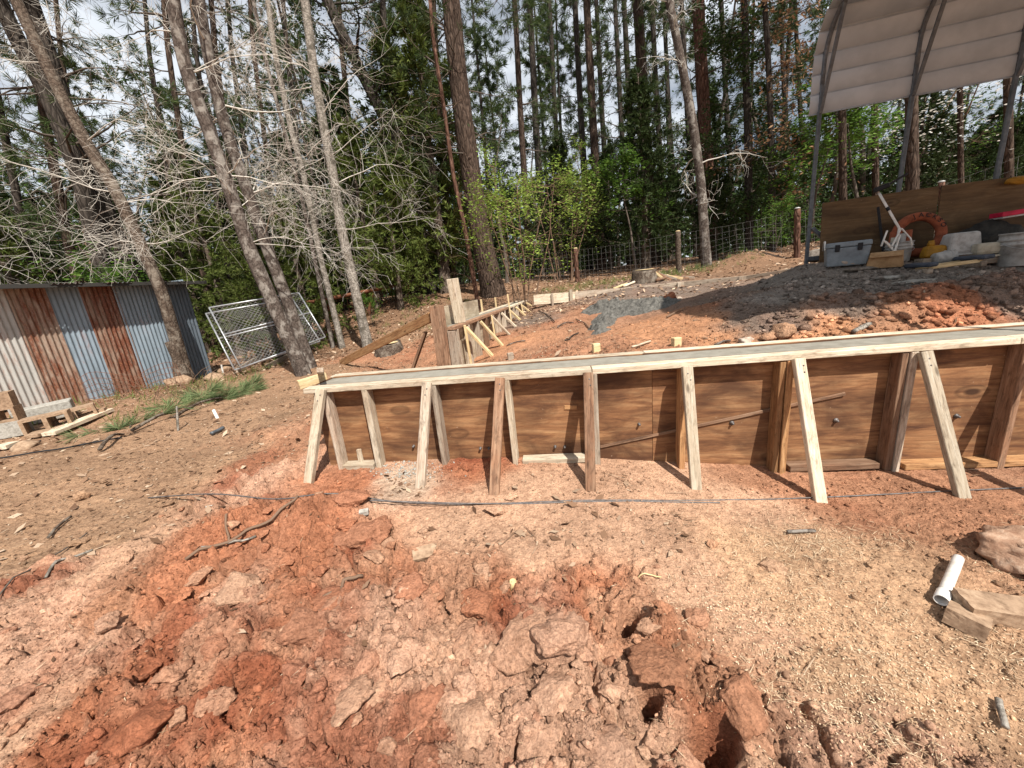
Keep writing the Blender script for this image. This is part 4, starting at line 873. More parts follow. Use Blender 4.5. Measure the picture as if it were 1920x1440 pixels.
# ribbed roof and side sheets: one long sheet per course, stepping round the arch
def arcpts(step):
    P_ = np.array(AR); L_ = np.concatenate([[0], np.cumsum(np.linalg.norm(np.diff(P_, axis=0), axis=1))]); n = int(round(L_[-1]/step)); s = np.linspace(0, L_[-1], n+1)
    return np.interp(s, L_, P_[:, 0]), np.interp(s, L_, P_[:, 1])
def course(i0, ax, az, first):
    prof = []
    (x0, z0), (x1, z1) = (ax[i0], az[i0]), (ax[i0+1], az[i0+1]); dx, dz = x1-x0, z1-z0; ln = math.hypot(dx, dz); nx, nz = -dz/ln, dx/ln
    for t, h in ((0, 0), (0.02, 0.028), (0.10, 0.028), (0.14, 0.0), (1.0, 0.0)):
        prof.append((x0+dx*t+nx*h, z0+dz*t+nz*h))
    U0, U1 = -0.10, 4*CSP+0.3; V = []; Fq = []
    for th in (0, -0.0015):
        for (x, z) in prof:
            for u in (U0, U1): V.append(list(cpp(u, x-nx*th, z-nz*th)))
    n = len(prof)
    for b_, rev in ((0, False), (2*n, True)):
        for k in range(n-1):
            f = [b_+2*k, b_+2*k+1, b_+2*k+3, b_+2*k+2]; Fq.append(f[::-1] if rev else f)
    o = cpp(U0, x0, z0); put('roof_sheet', npmesh('roof_sheet', np.array(V)-np.array(o), np.array(Fq)), 'carport_white', cport, o)
ax, az = arcpts(0.19)
for i in range(len(ax)-1): course(i, ax, az, i == 0)
# ------------------------------------------------------------------ trees
def interp_path(P, n):
    P = np.array([list(p) for p in P]); d = np.concatenate([[0], np.cumsum(np.linalg.norm(np.diff(P, axis=0), axis=1))]); s = np.linspace(0, d[-1], n)
    # smooth (catmull-rom like) by interpolating then relaxing
    Q = np.stack([np.interp(s, d, P[:, k]) for k in range(3)], 1)
    for _ in range(3): Q[1:-1] = 0.5*Q[1:-1]+0.25*(Q[:-2]+Q[2:])
    return Q
def trunk_mesh(Q, r0, r1, sides, seed, flare=0.5, rough=0.06):
    n = len(Q); t = np.linspace(0, 1, n); rr = r0*(1-t)+r1*t; h = Q[:, 2]-Q[0, 2]
    rr = rr*(1+flare*np.exp(-np.maximum(h, 0)/(r0*2.2)))
    V, Fq = tubes_np([(Q, rr)], sides); ctr = np.repeat(Q, sides, axis=0)
    an = np.tile(np.linspace(0, 2*np.pi, sides, endpoint=False), n); hh = np.repeat(h, sides)
    k = 1+rough*(fbm(np.cos(an)*2+seed, np.sin(an)*2+hh*1.4, 3, seed)+0.6*np.sin(an*5+seed)*np.exp(-hh/0.5)*0.8)
    return ctr+(V-ctr)*k[:, None], Fq
def unit(v): return v/(np.linalg.norm(v)+1e-9)
def limb(r, p, d, ln, n=7, droop=0.0, wig=0.25, up=0.0):
    P = [np.array(p, float)]; d = unit(np.array(d, float)); st = ln/(n-1)
    for i in range(n-1):
        d = unit(d+wig*r.normal(size=3)*0.45+np.array([0, 0, up-droop*(i+1)/n])); P.append(P[-1]+d*st)
    return np.array(P)
def branchset(r, Q, r_tr, zlo, zhi, nlimb, length, levels=2, nsub=5, droop=0.3, rise=0.3, wig=0.3, side=None, rad=0.022, sub_len=0.5, taperlen=True):
    """branches off a trunk path; returns list of (pts, radii, level)"""
    out = []; h = Q[:, 2]
    for _ in range(nlimb):
        z = r.uniform(zlo, zhi); i = int(np.argmin(np.abs(h-z))); p = Q[i]; a = r.uniform(0, 2*np.pi)
        if side is not None: a = side+r.normal()*0.9
        ln = length*r.uniform(0.55, 1.15)*(1-0.45*(z-zlo)/(zhi-zlo+1e-6) if taperlen else 1)
        B = limb(r, p, (math.cos(a), math.sin(a), rise+r.normal()*0.15), ln, 8, droop, wig); R = rad*np.linspace(1, 0.15, 8)**1.3*(0.6+0.6*r.random()); out.append((B, R, 0))
        cur = [(B, R)]
        for lv in range(1, levels+1):
            nxt = []
            for (b, rr_) in cur:
                for _k in range(nsub):
                    t = r.uniform(0.2, 1.0); j = min(int(t*(len(b)-1)), len(b)-2); dd = unit(b[j+1]-b[j]); sd_ = unit(np.cross(dd, r.normal(size=3)))
                    l2 = ln*sub_len**lv*r.uniform(0.5, 1.2); nb = limb(r, b[j], dd*0.7+sd_*r.uniform(0.5, 1.1), l2, 6 if lv < 2 else 5, droop*0.8, wig*1.5)
                    r2 = np.maximum(np.linspace(rr_[j]*0.6, 0.0018, len(nb)), 0.0016); out.append((nb, r2, lv)); nxt.append((nb, r2))
            cur = nxt
    return out
def quads(C, A, B):
    """diamond leaves: centre, half-length vec, half-width vec"""
    n = len(C); V = np.stack([C-A, C+B*1.0-A*0.1, C+A, C-B*1.0-A*0.1], 1).reshape(-1, 3); Fq = np.arange(4*n).reshape(n, 4); return V, Fq
def rvec(r, n):
    v = r.normal(size=(n, 3)); return v/np.linalg.norm(v, axis=1, keepdims=True)
def leaves_on(r, branches, per, size, lv=1, spread=0.12, flatness=0.5, ratio=0.42):
    C = []
    for (b, rr_, l) in branches:
        if l < lv: continue
        k = r.poisson(per)
        if k == 0: continue
        t = r.uniform(0.25, 1.0, k)*(len(b)-1); j = np.minimum(t.astype(int), len(b)-2); f = (t-j)[:, None]; C.append(b[j]*(1-f)+b[j+1]*f)
    C = np.concatenate(C); n = len(C); C = C+r.normal(size=(n, 3))*spread
    A = rvec(r, n); A[:, 2] *= flatness; A /= np.linalg.norm(A, axis=1, keepdims=True); Bv = np.cross(A, rvec(r, n)*np.array([1, 1, 1])+np.array([0, 0, 1.0])); Bv /= (np.linalg.norm(Bv, axis=1, keepdims=True)+1e-9)
    s = size*r.uniform(0.6, 1.3, n)[:, None]; return quads(C, A*s, Bv*s*ratio)
def tufts(r, C, D, per, ln, wd, cone=0.7):
    """needle tufts at C pointing along D"""
    n = len(C); C = np.repeat(C, per, 0); D = np.repeat(D, per, 0); d = D+cone*rvec(r, n*per); d /= np.linalg.norm(d, axis=1, keepdims=True)
    l = ln*r.uniform(0.6, 1.2, n*per)[:, None]; s = np.cross(d, rvec(r, n*per)); s /= (np.linalg.norm(s, axis=1, keepdims=True)+1e-9)
    return quads(C+d*l*0.5, d*l*0.5, s*wd)
def ends(branches, lv, k, r, lo=0.3):
    C = []; D = []
    for (b, rr_, l) in branches:
        if l < lv: continue
        for _ in range(k):
            t = r.uniform(lo, 1.0)*(len(b)-1); j = min(int(t), len(b)-2); C.append(b[j]+(b[j+1]-b[j])*(t-j)); D.append(unit(b[j+1]-b[j]))
    return np.array(C), np.array(D)

def hero(name, label, cat, Y, pl, wpx, bark_m, extra=6.0, top_r=0.45, sides=12, seed=0, group=None, leanback=0.0):
    """trunk traced as a leaning line at its own distance; carries on upward out of the picture"""
    P = [at(a, b, Y) for a, b in pl]; g = gz(P[0].x, P[0].y); 
    P[0].z = min(P[0].z, g) if abs(P[0].z-g) < 0.6 else g
    P.insert(0, P[0]-UP*0.25)
    d = (P[-1]-P[-3]).normalized(); d = (d*0.5+Vector((d.x*0.2, 0, 1))*0.5).normalized(); P.append(P[-1]+d*extra*0.5); P.append(P[-1]+(d+UP*0.3).normalized()*extra*0.5)
    hgt = P[-1].z-P[0].z; Q = interp_path(P, int(14+hgt*5)); r0 = 0.5*wpx/FPX*Y*0.92/math.sqrt(1+((pl[0][0]-CX)/FPX)**2)
    t = thing(name, Vector((P[1].x, P[1].y, g)), label, cat, group)
    V, Fq = trunk_mesh(Q, r0, r0*top_r, sides, seed); put('trunk', npmesh('trunk', V-np.array(P[1]), Fq, True), bark_m, t, P[1])
    return t, Q, r0
def add_branches(t, br, m, name='branches', thick_sides=5, o=None):
    o = wloc(t); th = [(b, r_) for b, r_, l in br if l == 0]; tn = [(b, r_) for b, r_, l in br if l > 0]
    V1, F1 = tubes_np(th, thick_sides, False) if th else (np.zeros((0, 3)), np.zeros((0, 4), int))
    if tn:
        V2, F2 = tubes_np(tn, 3, False); V1 = np.concatenate([V1, V2]); F1 = np.concatenate([F1, F2+len(V1)-len(V2)])
    return tag(put(name, npmesh(name, V1-np.array(o), F1, True), m, t, o), kind='stuff')
def add_crown(t, VF, m, name='crown'):
    V, Fq = VF; o = wloc(t); return put(name, npmesh(name, V-np.array(o), Fq), m, t, o)
def cat_(*a):
    V = []; Fq = []; b = 0
    for v, f in a: V.append(v); Fq.append(f+b); b += len(v)
    return np.concatenate(V), np.concatenate(Fq)
R = lambda s: np.random.default_rng(s)

def where(px):
    for lim, w in ((120,'above the left half of the shed'), (330,'above the right half of the shed'), (480,'behind the pale leaning tree'), (620,'behind the thin pale trunks'), (760,'left of the crooked dark tree'), (880,'behind the far form'), (1000,'behind the lime-green shrub'), (1130,'right of the lime-green shrub'), (1240,'behind the young maple'), (1340,'behind the knotted grey tree'), (1440,'right of the knotted grey tree'), (1540,'at the carport roof edge'), (1700,'seen under the carport roof'), (9999,'at the far right beyond the carport')):
        if px < lim: return w
# bare spring trees at the left, full of pale arching twigs
def bare(t, Q, seed, zlo, zhi, nl, ln, m='twig_pale', rad=0.015, levels=2, nsub=5, droop=0.25, rise=0.35, side=None, leafm=None, per=0, lsize=0.03):
    r = R(seed); br = branchset(r, Q, 0, zlo, zhi, nl, ln, levels, nsub, droop, rise, 0.45, side, rad, 0.55); add_branches(t, br, m)
    if leafm: add_crown(t, leaves_on(r, br, per, lsize, 1), leafm)
    return br
gl = -1.2+HC
t, Q, r0 = hero('bare_tree', 'leaning brown-barked tree standing against the corrugated shed wall', 'tree', 7.3, [(352,714),(303,545),(213,348),(167,279),(110,170),(40,20),(20,-20)], 30, 'bark_brown', 5, seed=1)
bare(t, Q, 11, 2.0, 7.5, 14, 2.4, rad=0.0095, nsub=6, droop=0.12, rise=0.2)
q = at(318,640,7.2); g = at(325,712,7.2); stub_ = tubeobj('broken_stub', [logpath(list(at(348,716,7.2)), list(q), 0.13, 0.07, 3, 6)], 10, 'bark_brown', t, g); reparent(stub_, [o for o in t.children if o.name.startswith('trunk')][0])
t, Q, r0 = hero('bare_tree', 'pale pink-grey leaning tree with a mass of arching bare twigs left of the form', 'tree', 6.4, [(572,706),(515,575),(468,470),(423,333),(388,233),(350,140),(333,60),(320,-30)], 31, 'bark_grey', 5, seed=2)
bare(t, Q, 12, 2.2, 6.5, 20, 2.7, rad=0.0095, droop=0.16, nsub=7, rise=0.25)
t, Q, r0 = hero('bare_tree', 'thin dark trunk close behind the pale leaning tree', 'tree', 7.0, [(584,692),(545,580),(497,455),(456,335),(425,250),(400,150),(380,50),(370,-30)], 26, 'bark_grey', 5, seed=3)
bare(t, Q, 13, 2.5, 7, 10, 2.0)
t, Q, r0 = hero('birch_tree', 'slim pale mottled trunk standing right of the chain-link panels', 'tree', 8.3, [(690,648),(665,540),(640,430),(622,310),(605,230),(588,130),(572,0)], 21, 'bark_pale', 6, seed=4)
bare(t, Q, 14, 2.6, 7.5, 16, 2.4, rad=0.009, droop=0.16, nsub=6, rise=0.25)
t, Q, r0 = hero('birch_tree', 'very thin pale trunk just left of the mottled one', 'tree', 8.9, [(641,645),(600,480),(572,340),(540,220),(512,80),(500,-20)], 13, 'bark_pale', 5, seed=5)
bare(t, Q, 15, 2.5, 7.5, 10, 2.0, rad=0.0095)
t, Q, r0 = hero('birch_tree', 'thinnest grey sapling between the chain-link panels and pale trunk', 'tree', 9.4, [(618,622),(597,520),(575,410),(545,290),(500,120),(470,-20)], 9, 'bark_grey', 5, seed=6)
bare(t, Q, 16, 3.0, 7.5, 8, 1.8, rad=0.01)
# long bare boughs reaching in from a tree beyond the left edge
t, Q, r0 = hero('bare_tree', 'bare grey tree at the left picture edge reaching over the shed', 'tree', 6.2, [(-150,760),(-190,600),(-230,400),(-260,200),(-280,0)], 30, 'bark_grey', 4, seed=7)
bare(t, Q, 17, 2.2, 5.5, 14, 3.0, side=0.5, rad=0.0095, droop=0.12, nsub=6, rise=0.2)
# big pines behind the shed
def pinecrown(t, Q, seed, zlo, zhi, nl, ln, m='needle_pine', per=12, k=5, nl_=0.22, wd=0.007, rad=0.03, bm='twig_dark'):
    r = R(seed); br = branchset(r, Q, 0, zlo, zhi, nl, ln, 1, 5, 0.05, 0.1, 0.3, None, rad, 0.5); add_branches(t, br, bm); C, D = ends(br, 1, k, r, 0.35); add_crown(t, tufts(r, C, D, per, nl_, wd, 0.9), m)
t, Q, r0 = hero('pine_tree', 'large dark pine trunk behind the left end of the shed', 'tree', 10.2, [(222,640),(190,500),(150,330),(95,190),(30,70),(-20,-40)], 42, 'bark_dark', 8, seed=8)  # darker bark colour carries the shade this trunk stands in
pinecrown(t, Q, 18, 4.5, 13, 24, 2.4)
t, Q, r0 = hero('pine_tree', 'largest dark pine trunk, behind the middle of the shed roof', 'tree', 10.8, [(275,640),(240,510),(200,400),(130,230),(75,60),(40,-40)], 46, 'bark_dark', 8, seed=9)  # shade on this trunk is put into the dark bark colour too
pinecrown(t, Q, 19, 5, 14, 24, 2.5)
t, Q, r0 = hero('pine_tree', 'tall pine with sunlit upper bark behind the far form', 'tree', 12.0, [(926,554),(897,420),(875,270),(858,140),(845,0)], 40, 'bark_pine', 8, seed=10, top_r=0.5)
pinecrown(t, Q, 20, 4.8, 13, 34, 2.4)
t, Q, r0 = hero('dead_pine', 'thin reddish dead pine stem left of the tall sunlit pine', 'tree', 10.6, [(895,557),(872,430),(850,330),(832,200),(810,60),(805,-20)], 9, 'bark_pine_red', 4, seed=11)
bare(t, Q, 21, 1.5, 6, 16, 0.9, 'twig_brown', 0.008, 1, 3)
t, Q, r0 = hero('oak_tree', 'dark crooked tree leaning left above the far form', 'tree', 14, [(812,566),(785,430),(745,270),(700,180),(640,60),(600,-30)], 26, 'bark_dark', 6, seed=12)
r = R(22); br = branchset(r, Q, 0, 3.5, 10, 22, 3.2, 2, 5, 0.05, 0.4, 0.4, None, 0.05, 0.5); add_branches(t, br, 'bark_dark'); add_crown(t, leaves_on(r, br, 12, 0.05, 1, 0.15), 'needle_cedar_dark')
t, Q, r0 = hero('oak_tree', 'grey leaning tree with knotted bare limbs just beyond the wire fence', 'tree', 11.6, [(1326,466),(1314,340),(1300,235),(1278,120),(1258,20),(1250,-30)], 20, 'bark_grey', 5, seed=13)
bare(t, Q, 23, 2.5, 8, 14, 1.7, 'twig_pale', 0.02, 2, 4, 0.1, 0.3)
t, Q, r0 = hero('pine_tree', 'straight reddish pine close behind the knotted grey tree', 'tree', 15, [(1334,445),(1325,300),(1315,130),(1308,-20)], 27, 'bark_pine_red', 8, seed=14, top_r=0.6)
pinecrown(t, Q, 24, 7, 16, 24, 2.4)
t, Q, r0 = hero('ivy_tree', 'dark tree hung with leaves left of the carport', 'tree', 13.5, [(1408,425),(1402,250),(1398,100),(1395,-20)], 17, 'bark_dark', 7, seed=15)
r = R(25); br = branchset(r, Q, 0, 2, 11, 40, 1.7, 2, 5, 0.1, 0.25, 0.4, None, 0.025, 0.5); add_branches(t, br, 'twig_dark'); add_crown(t, leaves_on(r, br, 9, 0.06, 1, 0.1), 'leaf_dark')
t, Q, r0 = hero('oak_tree', 'dark tree with dead brown leaves at the carport roof edge', 'tree', 12.5, [(1452,430),(1446,250),(1440,100),(1432,-20)], 14, 'bark_dark', 6, seed=16)
r = R(26); br = branchset(r, Q, 0, 3, 10, 34, 1.9, 2, 5, 0.1, 0.2, 0.4, None, 0.022, 0.5); add_branches(t, br, 'twig_dark'); add_crown(t, leaves_on(r, br, 2.2, 0.06, 1, 0.1), 'leaf_brown')
for i, (a, b, Y, w, lab) in enumerate(((1582,410,11,18,'pine trunk seen under the carport side, nearest its left leg'), (1643,400,13,16,'slim pine trunk under the carport between its first two legs'), (1712,390,9.6,30,'thick pine trunk right behind the second carport leg'), (1803,380,13,14,'narrow dark trunk under the carport right of the second leg'), (1893,370,10.5,22,'dark pine trunk under the carport at the right picture edge'))):
    t, Q, r0 = hero('pine_tree', lab, 'tree', Y, [(a, b+60), (a-2, b-100), (a-4, b-300), (a-8, b-500)], w, 'bark_pine', 7, seed=30+i); pinecrown(t, Q, 40+i, 6, 13, 16, 2.0)
CEN = [(1003,24,15,'bark_dark'), (975,17,13,'bark_pine'), (1088,20,14,'bark_dark'), (1110,18,18,'bark_pine'), (1128,26,12,'bark_dark'), (1163,22,12,'bark_dark'), (1180,23,14,'bark_dark'), (1206,17,27,'bark_pine'), (1232,22,13,'bark_dark'), (1254,27,11,'bark_dark'), (1288,24,13,'bark_dark'), (1362,20,13,'bark_dark'), (1472,23,12,'bark_dark'), (1500,26,11,'bark_dark'), (1040,28,11,'bark_dark')]
GP = 'slender pines in the woods behind the fence'
for i, (a, Y, w, bm_) in enumerate(CEN):
    lab = {1206: 'thickest straight pine in the woods behind the fence', 975: 'pine standing between the sunlit pine and the lime-green shrub', 1110: 'pine with paler bark in the woods above the lime-green shrub'}.get(a, 'slender dark pine trunk deep in the woods '+where(a))
    t, Q, r0 = hero('pine_tree', lab, 'tree', Y, [(a+18, 500-(a-960)*0.06), (a+8, 330), (a, 200), (a-8, 40), (a-12, -30)], w, bm_, 5, seed=60+i, group=GP if lab.startswith('slender') else None, top_r=0.5, sides=8)
    pinecrown(t, Q, 80+i, 5.0+2*R(i).random(), Q[-1, 2], 20, 2.2, per=11, k=4, nl_=0.28, wd=0.010)
LEFTW = [(345,12,15), (395,13,12), (430,14,15), (310,14,12), (100,12.5,26), (20,12,22), (500,15,12), (740,15,14), (830,15,16), (460,18,12), (660,17,13), (-20,14,20), (150,17,14), (560,19,12)]
for i, (a, Y, w) in enumerate(LEFTW):
    b = 590-a*0.04; t, Q, r0 = hero('pine_tree', 'slender dark pine trunk in the shade '+where(a), 'tree', Y, [(a+55-a*0.04, b), (a+25-a*0.02, b-150), (a, b-280), (a-40+a*0.03, b-480), (a-55+a*0.04, b-620)], w, 'bark_dark' if i % 2 else 'bark_pine', 5, seed=160+i, group='slender pines in the left woods', sides=8)
    pinecrown(t, Q, 180+i, 4.0, Q[-1, 2], 18, 2.2, per=12, k=4, nl_=0.26, wd=0.008)

# shared kinds of undergrowth and far trees -------------------------------------------------
def straight(h, seed, lean=0.04):
    r = R(seed); n = int(h*3)+4; z = np.linspace(-0.3, h, n); x = lean*h*np.sin(z/h*2+seed); y = lean*h*np.cos(z/h*1.7+seed*2); return np.stack([x-x[0], y-y[0], z], 1)
def proto_cedar(seed, h, w, m, dens=1.0):
    r = R(seed); Q = straight(h, seed, 0.02); V, Fq = trunk_mesh(Q, 0.022*h+0.02, 0.012, 7, seed); br = []
    nb = int(95*dens)
    for i in range(nb):
        z = h*(0.06+0.93*(i+r.random())/nb); a = r.uniform(0, 6.283); ln = w*(1-(z/h)**1.4)*r.uniform(0.55, 1.15)+0.15
        k = int(np.argmin(np.abs(Q[:, 2]-z))); B = limb(r, Q[k], (math.cos(a), math.sin(a), 0.45), ln, 7, 0.10, 0.3); br.append((B, np.linspace(0.013, 0.003, 7), 0))
        for _ in range(6):
            j = r.integers(1, 6); d = unit(B[j+1]-B[j]) if j < 6 else unit(B[j]-B[j-1]); nbv = limb(r, B[j], d+0.9*unit(r.normal(size=3)), ln*0.35, 5, 0.12, 0.4); br.append((nbv, np.linspace(0.005, 0.002, 5), 1))
    C, D = ends(br, 0, 4, r, 0.25); lv = tufts(r, C, D, 7, 0.15*math.sqrt(h/5), 0.014*math.sqrt(h/5), 0.85)
    VB, FB = tubes_np([(b, q) for b, q, l in br if l == 0], 3, False)
    tm = npmesh('trunk', *cat_((V, Fq), (VB, FB)), True); tm.materials.append(MATS['bark_brown']); cm = npmesh('crown', *lv); cm.materials.append(MATS[m]); return tm, cm
def proto_leafy(seed, h, w, m, stems=1, per=5, size=0.05, bm_='twig_dark', nl=16, levels=2, zlo=0.25, flat=0.4):
    r = R(seed); paths = []; br = []
    for s in range(stems):
        a = r.uniform(0, 6.283); k = 0.0 if stems == 1 else 0.22; Q = limb(r, (0.08*stems*0.4*math.cos(a), 0.08*stems*0.4*math.sin(a), -0.15), (k*math.cos(a), k*math.sin(a), 1), h*r.uniform(0.75, 1.0), 12, 0.0, 0.16); R_ = np.linspace(0.012*h/math.sqrt(stems)+0.006, 0.004, 12); paths.append((Q, R_))
        br += branchset(r, Q, 0, h*zlo, h*0.97, max(3, nl//stems), w, levels, 4, 0.04, 0.35, 0.4, None, 0.011, 0.55)
    V, Fq = tubes_np(paths, 6, False); V2, F2 = tubes_np([(b, q) for b, q, l in br if l < 2], 3, False)
    tm = npmesh('trunk', *cat_((V, Fq), (V2, F2)), True); tm.materials.append(MATS[bm_]); cm = npmesh('crown', *leaves_on(r, br, per, size, 1, 0.06, flat)); cm.materials.append(MATS[m]); return tm, cm
def proto_pine(seed, h):
    r = R(seed); Q = straight(h, seed, 0.015); V, Fq = trunk_mesh(Q, 0.16, 0.05, 8, seed); br = branchset(r, Q, 0, h*0.38, h*0.98, 34, 2.6, 1, 5, 0.05, 0.12, 0.3, None, 0.035, 0.5)
    C, D = ends(br, 1, 5, r, 0.3); lv = tufts(r, C, D, 12, 0.4, 0.016, 0.9); VB, FB = tubes_np([(b, q) for b, q, l in br if l == 0], 4, False)
    tm = npmesh('trunk', *cat_((V, Fq), (VB, FB)), True); tm.materials.append(MATS['bark_dark']); cm = npmesh('crown', *lv); cm.materials.append(MATS['needle_pine']); return tm, cm
def inst(name, proto, loc, sc, rz, label, cat, group=None, tilt=0.0):
    t = thing(name, loc, label, cat, group); t.rotation_euler = (tilt, 0, rz)
    for nm, me in zip(('trunk', 'crown'), proto):
        o = bpy.data.objects.new(nm, me); COL.objects.link(o); o.parent = t; o.scale = (sc, sc, sc)
    return t
def place(px, Y, dz=0.0):
    d = ray(px, 600); x = d[0]*(Y/d[1]); return Vector((x, Y, gz(x, Y)+dz))
CED = [proto_cedar(300, 5.5, 1.5, 'needle_cedar'), proto_cedar(301, 6.5, 1.7, 'needle_cedar'), proto_cedar(302, 4.5, 1.4, 'needle_cedar')]
CEDD = [proto_cedar(303, 6.5, 1.9, 'needle_cedar_dark', 1.1), proto_cedar(304, 5.5, 2.0, 'needle_cedar_dark', 1.1)]
for (px, Y, k, s, lab) in ((505,9.6,0,0.72,'sunlit olive-green cedar behind the leaning pale tree'), (575,10.2,2,0.80,'bushy cedar between the thin pale trunks and chain-link panels'), (435,11,1,0.75,'cedar showing left of the pale leaning tree'), (755,12.0,2,0.9,'feathery cedar left of the tall sunlit pine'), (715,13.2,0,1.0,'taller dim cedar left of the feathery one'), (845,13.5,1,1.35,'tall cedar whose foliage surrounds the sunlit pine'), (800,14.5,0,1.5,'high dark-green cedar above the crooked leaning tree'), (375,12.5,0,0.9,'cedar rising behind the right end of the shed'), (60,11.5,1,0.8,'cedar rising behind the left end of the shed')):
    inst('cedar_tree', CED[k], place(px, Y), s, px*0.7, lab, 'tree', 'cedars at the wood edge')
LIME = proto_leafy(310, 3.4, 1.5, 'leaf_lime', 7, 4.6, 0.036, 'twig_brown', 46, 2, 0.3, 0.25)
GRN = [proto_leafy(311, 4.4, 1.8, 'leaf_green', 1, 9, 0.06, 'twig_dark', 18, 2, 0.5, 0.25), proto_leafy(312, 3.0, 1.3, 'leaf_green', 2, 7, 0.05, 'twig_dark', 18, 2, 0.35, 0.25)]
DRK = [proto_leafy(313, 6.0, 2.2, 'leaf_dark', 1, 9, 0.085, 'twig_dark', 26, 2, 0.12), proto_leafy(314, 5.0, 2.0, 'leaf_dark', 2, 9, 0.085, 'twig_dark', 26, 2, 0.1)]
THIN = [proto_leafy(315, 9.0, 2.0, 'leaf_dark', 1, 2.0, 0.06, 'twig_dark', 26, 2, 0.2), proto_leafy(316, 8.0, 1.8, 'leaf_green', 1, 1.6, 0.05, 'twig_brown', 24, 2, 0.25)]
inst('lime_shrub', LIME, place(985,9.9), 1.0, 0.3, 'lime-green leafy shrub with many thin stems right of the sunlit pine', 'shrub')
inst('lime_shrub', LIME, place(1062,14.2), 1.2, 2.3, 'smaller lime-green shrub beside the far left fence post', 'shrub')
inst('maple_tree', GRN[0], place(1195,13.5), 0.92, 0.4, 'bright green young maple standing behind the middle fence post', 'tree')
inst('maple_tree', GRN[1], place(215,9.4), 1.0, 1.4, 'bright green sapling rising over the shed roof', 'tree')
inst('maple_tree', GRN[1], place(1440,10.6), 0.52, 2.4, 'low bright green bush at the fence left of the carport leg', 'shrub')
inst('maple_tree', GRN[1], place(700,10.6), 0.3, 0.4, 'small green sapling low on the leaf litter by the rail fence', 'shrub')
# flowering dogwood
dog = inst('dogwood_tree', GRN[0], place(1600,11.2), 1.0, 1.0, 'flowering dogwood dotted with white petals beside the carport', 'tree')
r = R(330); n = 480; d0 = place(1560,11.2); 
C = np.stack([r.normal(size=n)*1.45+d0.x+0.35, r.normal(size=n)*0.7+d0.y-1.0, HC+3.05+r.normal(size=n)*0.5], 1); A = rvec(r, n); A[:, 2] *= 0.35; Bv = np.cross(A, np.array([0, 0, 1.0])); Bv /= np.linalg.norm(Bv, axis=1, keepdims=True)
V, Fq = quads(C, A*0.042, Bv*0.034); put('blossom', npmesh('blossom', V-np.array(wloc(dog)), Fq), 'petal_white', None, (0,0,0)).parent = dog
inst('dogwood_tree', GRN[0], place(1500,12.3), 0.9, 3.0, 'dim green dogwood left of the flowering one', 'tree')
# the woods behind: individually placed, look-alikes share a label
r = R(340)
for i in range(64):
    px = -250+i*37+r.uniform(-25, 25); Y = r.uniform(13.5, 22); k = r.random(); loc = place(px, Y)
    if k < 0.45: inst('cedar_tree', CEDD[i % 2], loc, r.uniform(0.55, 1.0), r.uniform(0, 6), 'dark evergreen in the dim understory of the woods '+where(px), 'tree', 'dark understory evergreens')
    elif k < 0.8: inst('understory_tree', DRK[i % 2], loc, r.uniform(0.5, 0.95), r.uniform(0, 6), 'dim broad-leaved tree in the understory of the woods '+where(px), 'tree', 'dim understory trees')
    else: inst('understory_tree', THIN[i % 2], loc, r.uniform(0.7, 1.0), r.uniform(0, 6), 'thin sparse-leaved tree in the woods '+where(px), 'tree', 'thin woodland trees')
for i in range(40):
    px = -350+i*64+r.uniform(-25, 25); Y = r.uniform(19, 30); inst('understory_tree', DRK[i % 2], place(px, Y), r.uniform(0.7, 1.2), r.uniform(0, 6), 'dim broad-leaved tree in the understory of the woods '+where(px), 'tree', 'dim understory trees')
for i in range(16):
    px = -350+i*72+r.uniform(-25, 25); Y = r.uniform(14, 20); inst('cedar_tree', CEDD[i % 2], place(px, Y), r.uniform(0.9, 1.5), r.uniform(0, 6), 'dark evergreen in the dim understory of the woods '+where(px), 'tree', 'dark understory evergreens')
for i in range(34):
    px = -300+i*72+r.uniform(-30, 30); Y = r.uniform(15, 30); inst('understory_tree', THIN[i % 2], place(px, Y), r.uniform(0.9, 1.5), r.uniform(0, 6), 'thin sparse-leaved tree in the woods '+where(px), 'tree', 'thin woodland trees')
PIN = [proto_pine(350, 17), proto_pine(351, 19)]
for i in range(44):
    px = -350+i*60+r.uniform(-30, 30); Y = r.uniform(23, 44); inst('pine_tree', PIN[i % 2], place(px, Y), r.uniform(0.8, 1.15), r.uniform(0, 6), 'far pine in the depth of the woods '+where(px), 'tree', 'far pines')
# far wood reads as one mass
r = R(360); n = 42000; px_ = r.uniform(-75, 75, n); py__ = r.uniform(34, 60, n); hh = 9.5+3*fbm(px_*0.12, py__*0.1, 3, 9); zz = r.random(n)**1.3*hh; keep = fbm(px_*0.35, zz*0.5+py__*0.3, 3, 12) > -0.2-0.9*(1-zz/hh)**2
C = np.stack([px_, py__, zz+0.9], 1)[keep]; A = rvec(r, len(C)); Bv = np.cross(A, rvec(r, len(C))); Bv /= np.linalg.norm(Bv, axis=1, keepdims=True); s = r.uniform(0.25, 0.6, len(C))[:, None]
V, Fq = quads(C, A*s, Bv*s*0.5); tag(put('far_woods', npmesh('far_woods', V, Fq), 'leaf_dark'), 'dark mass of distant woods behind the trunks', 'woods', kind='stuff')
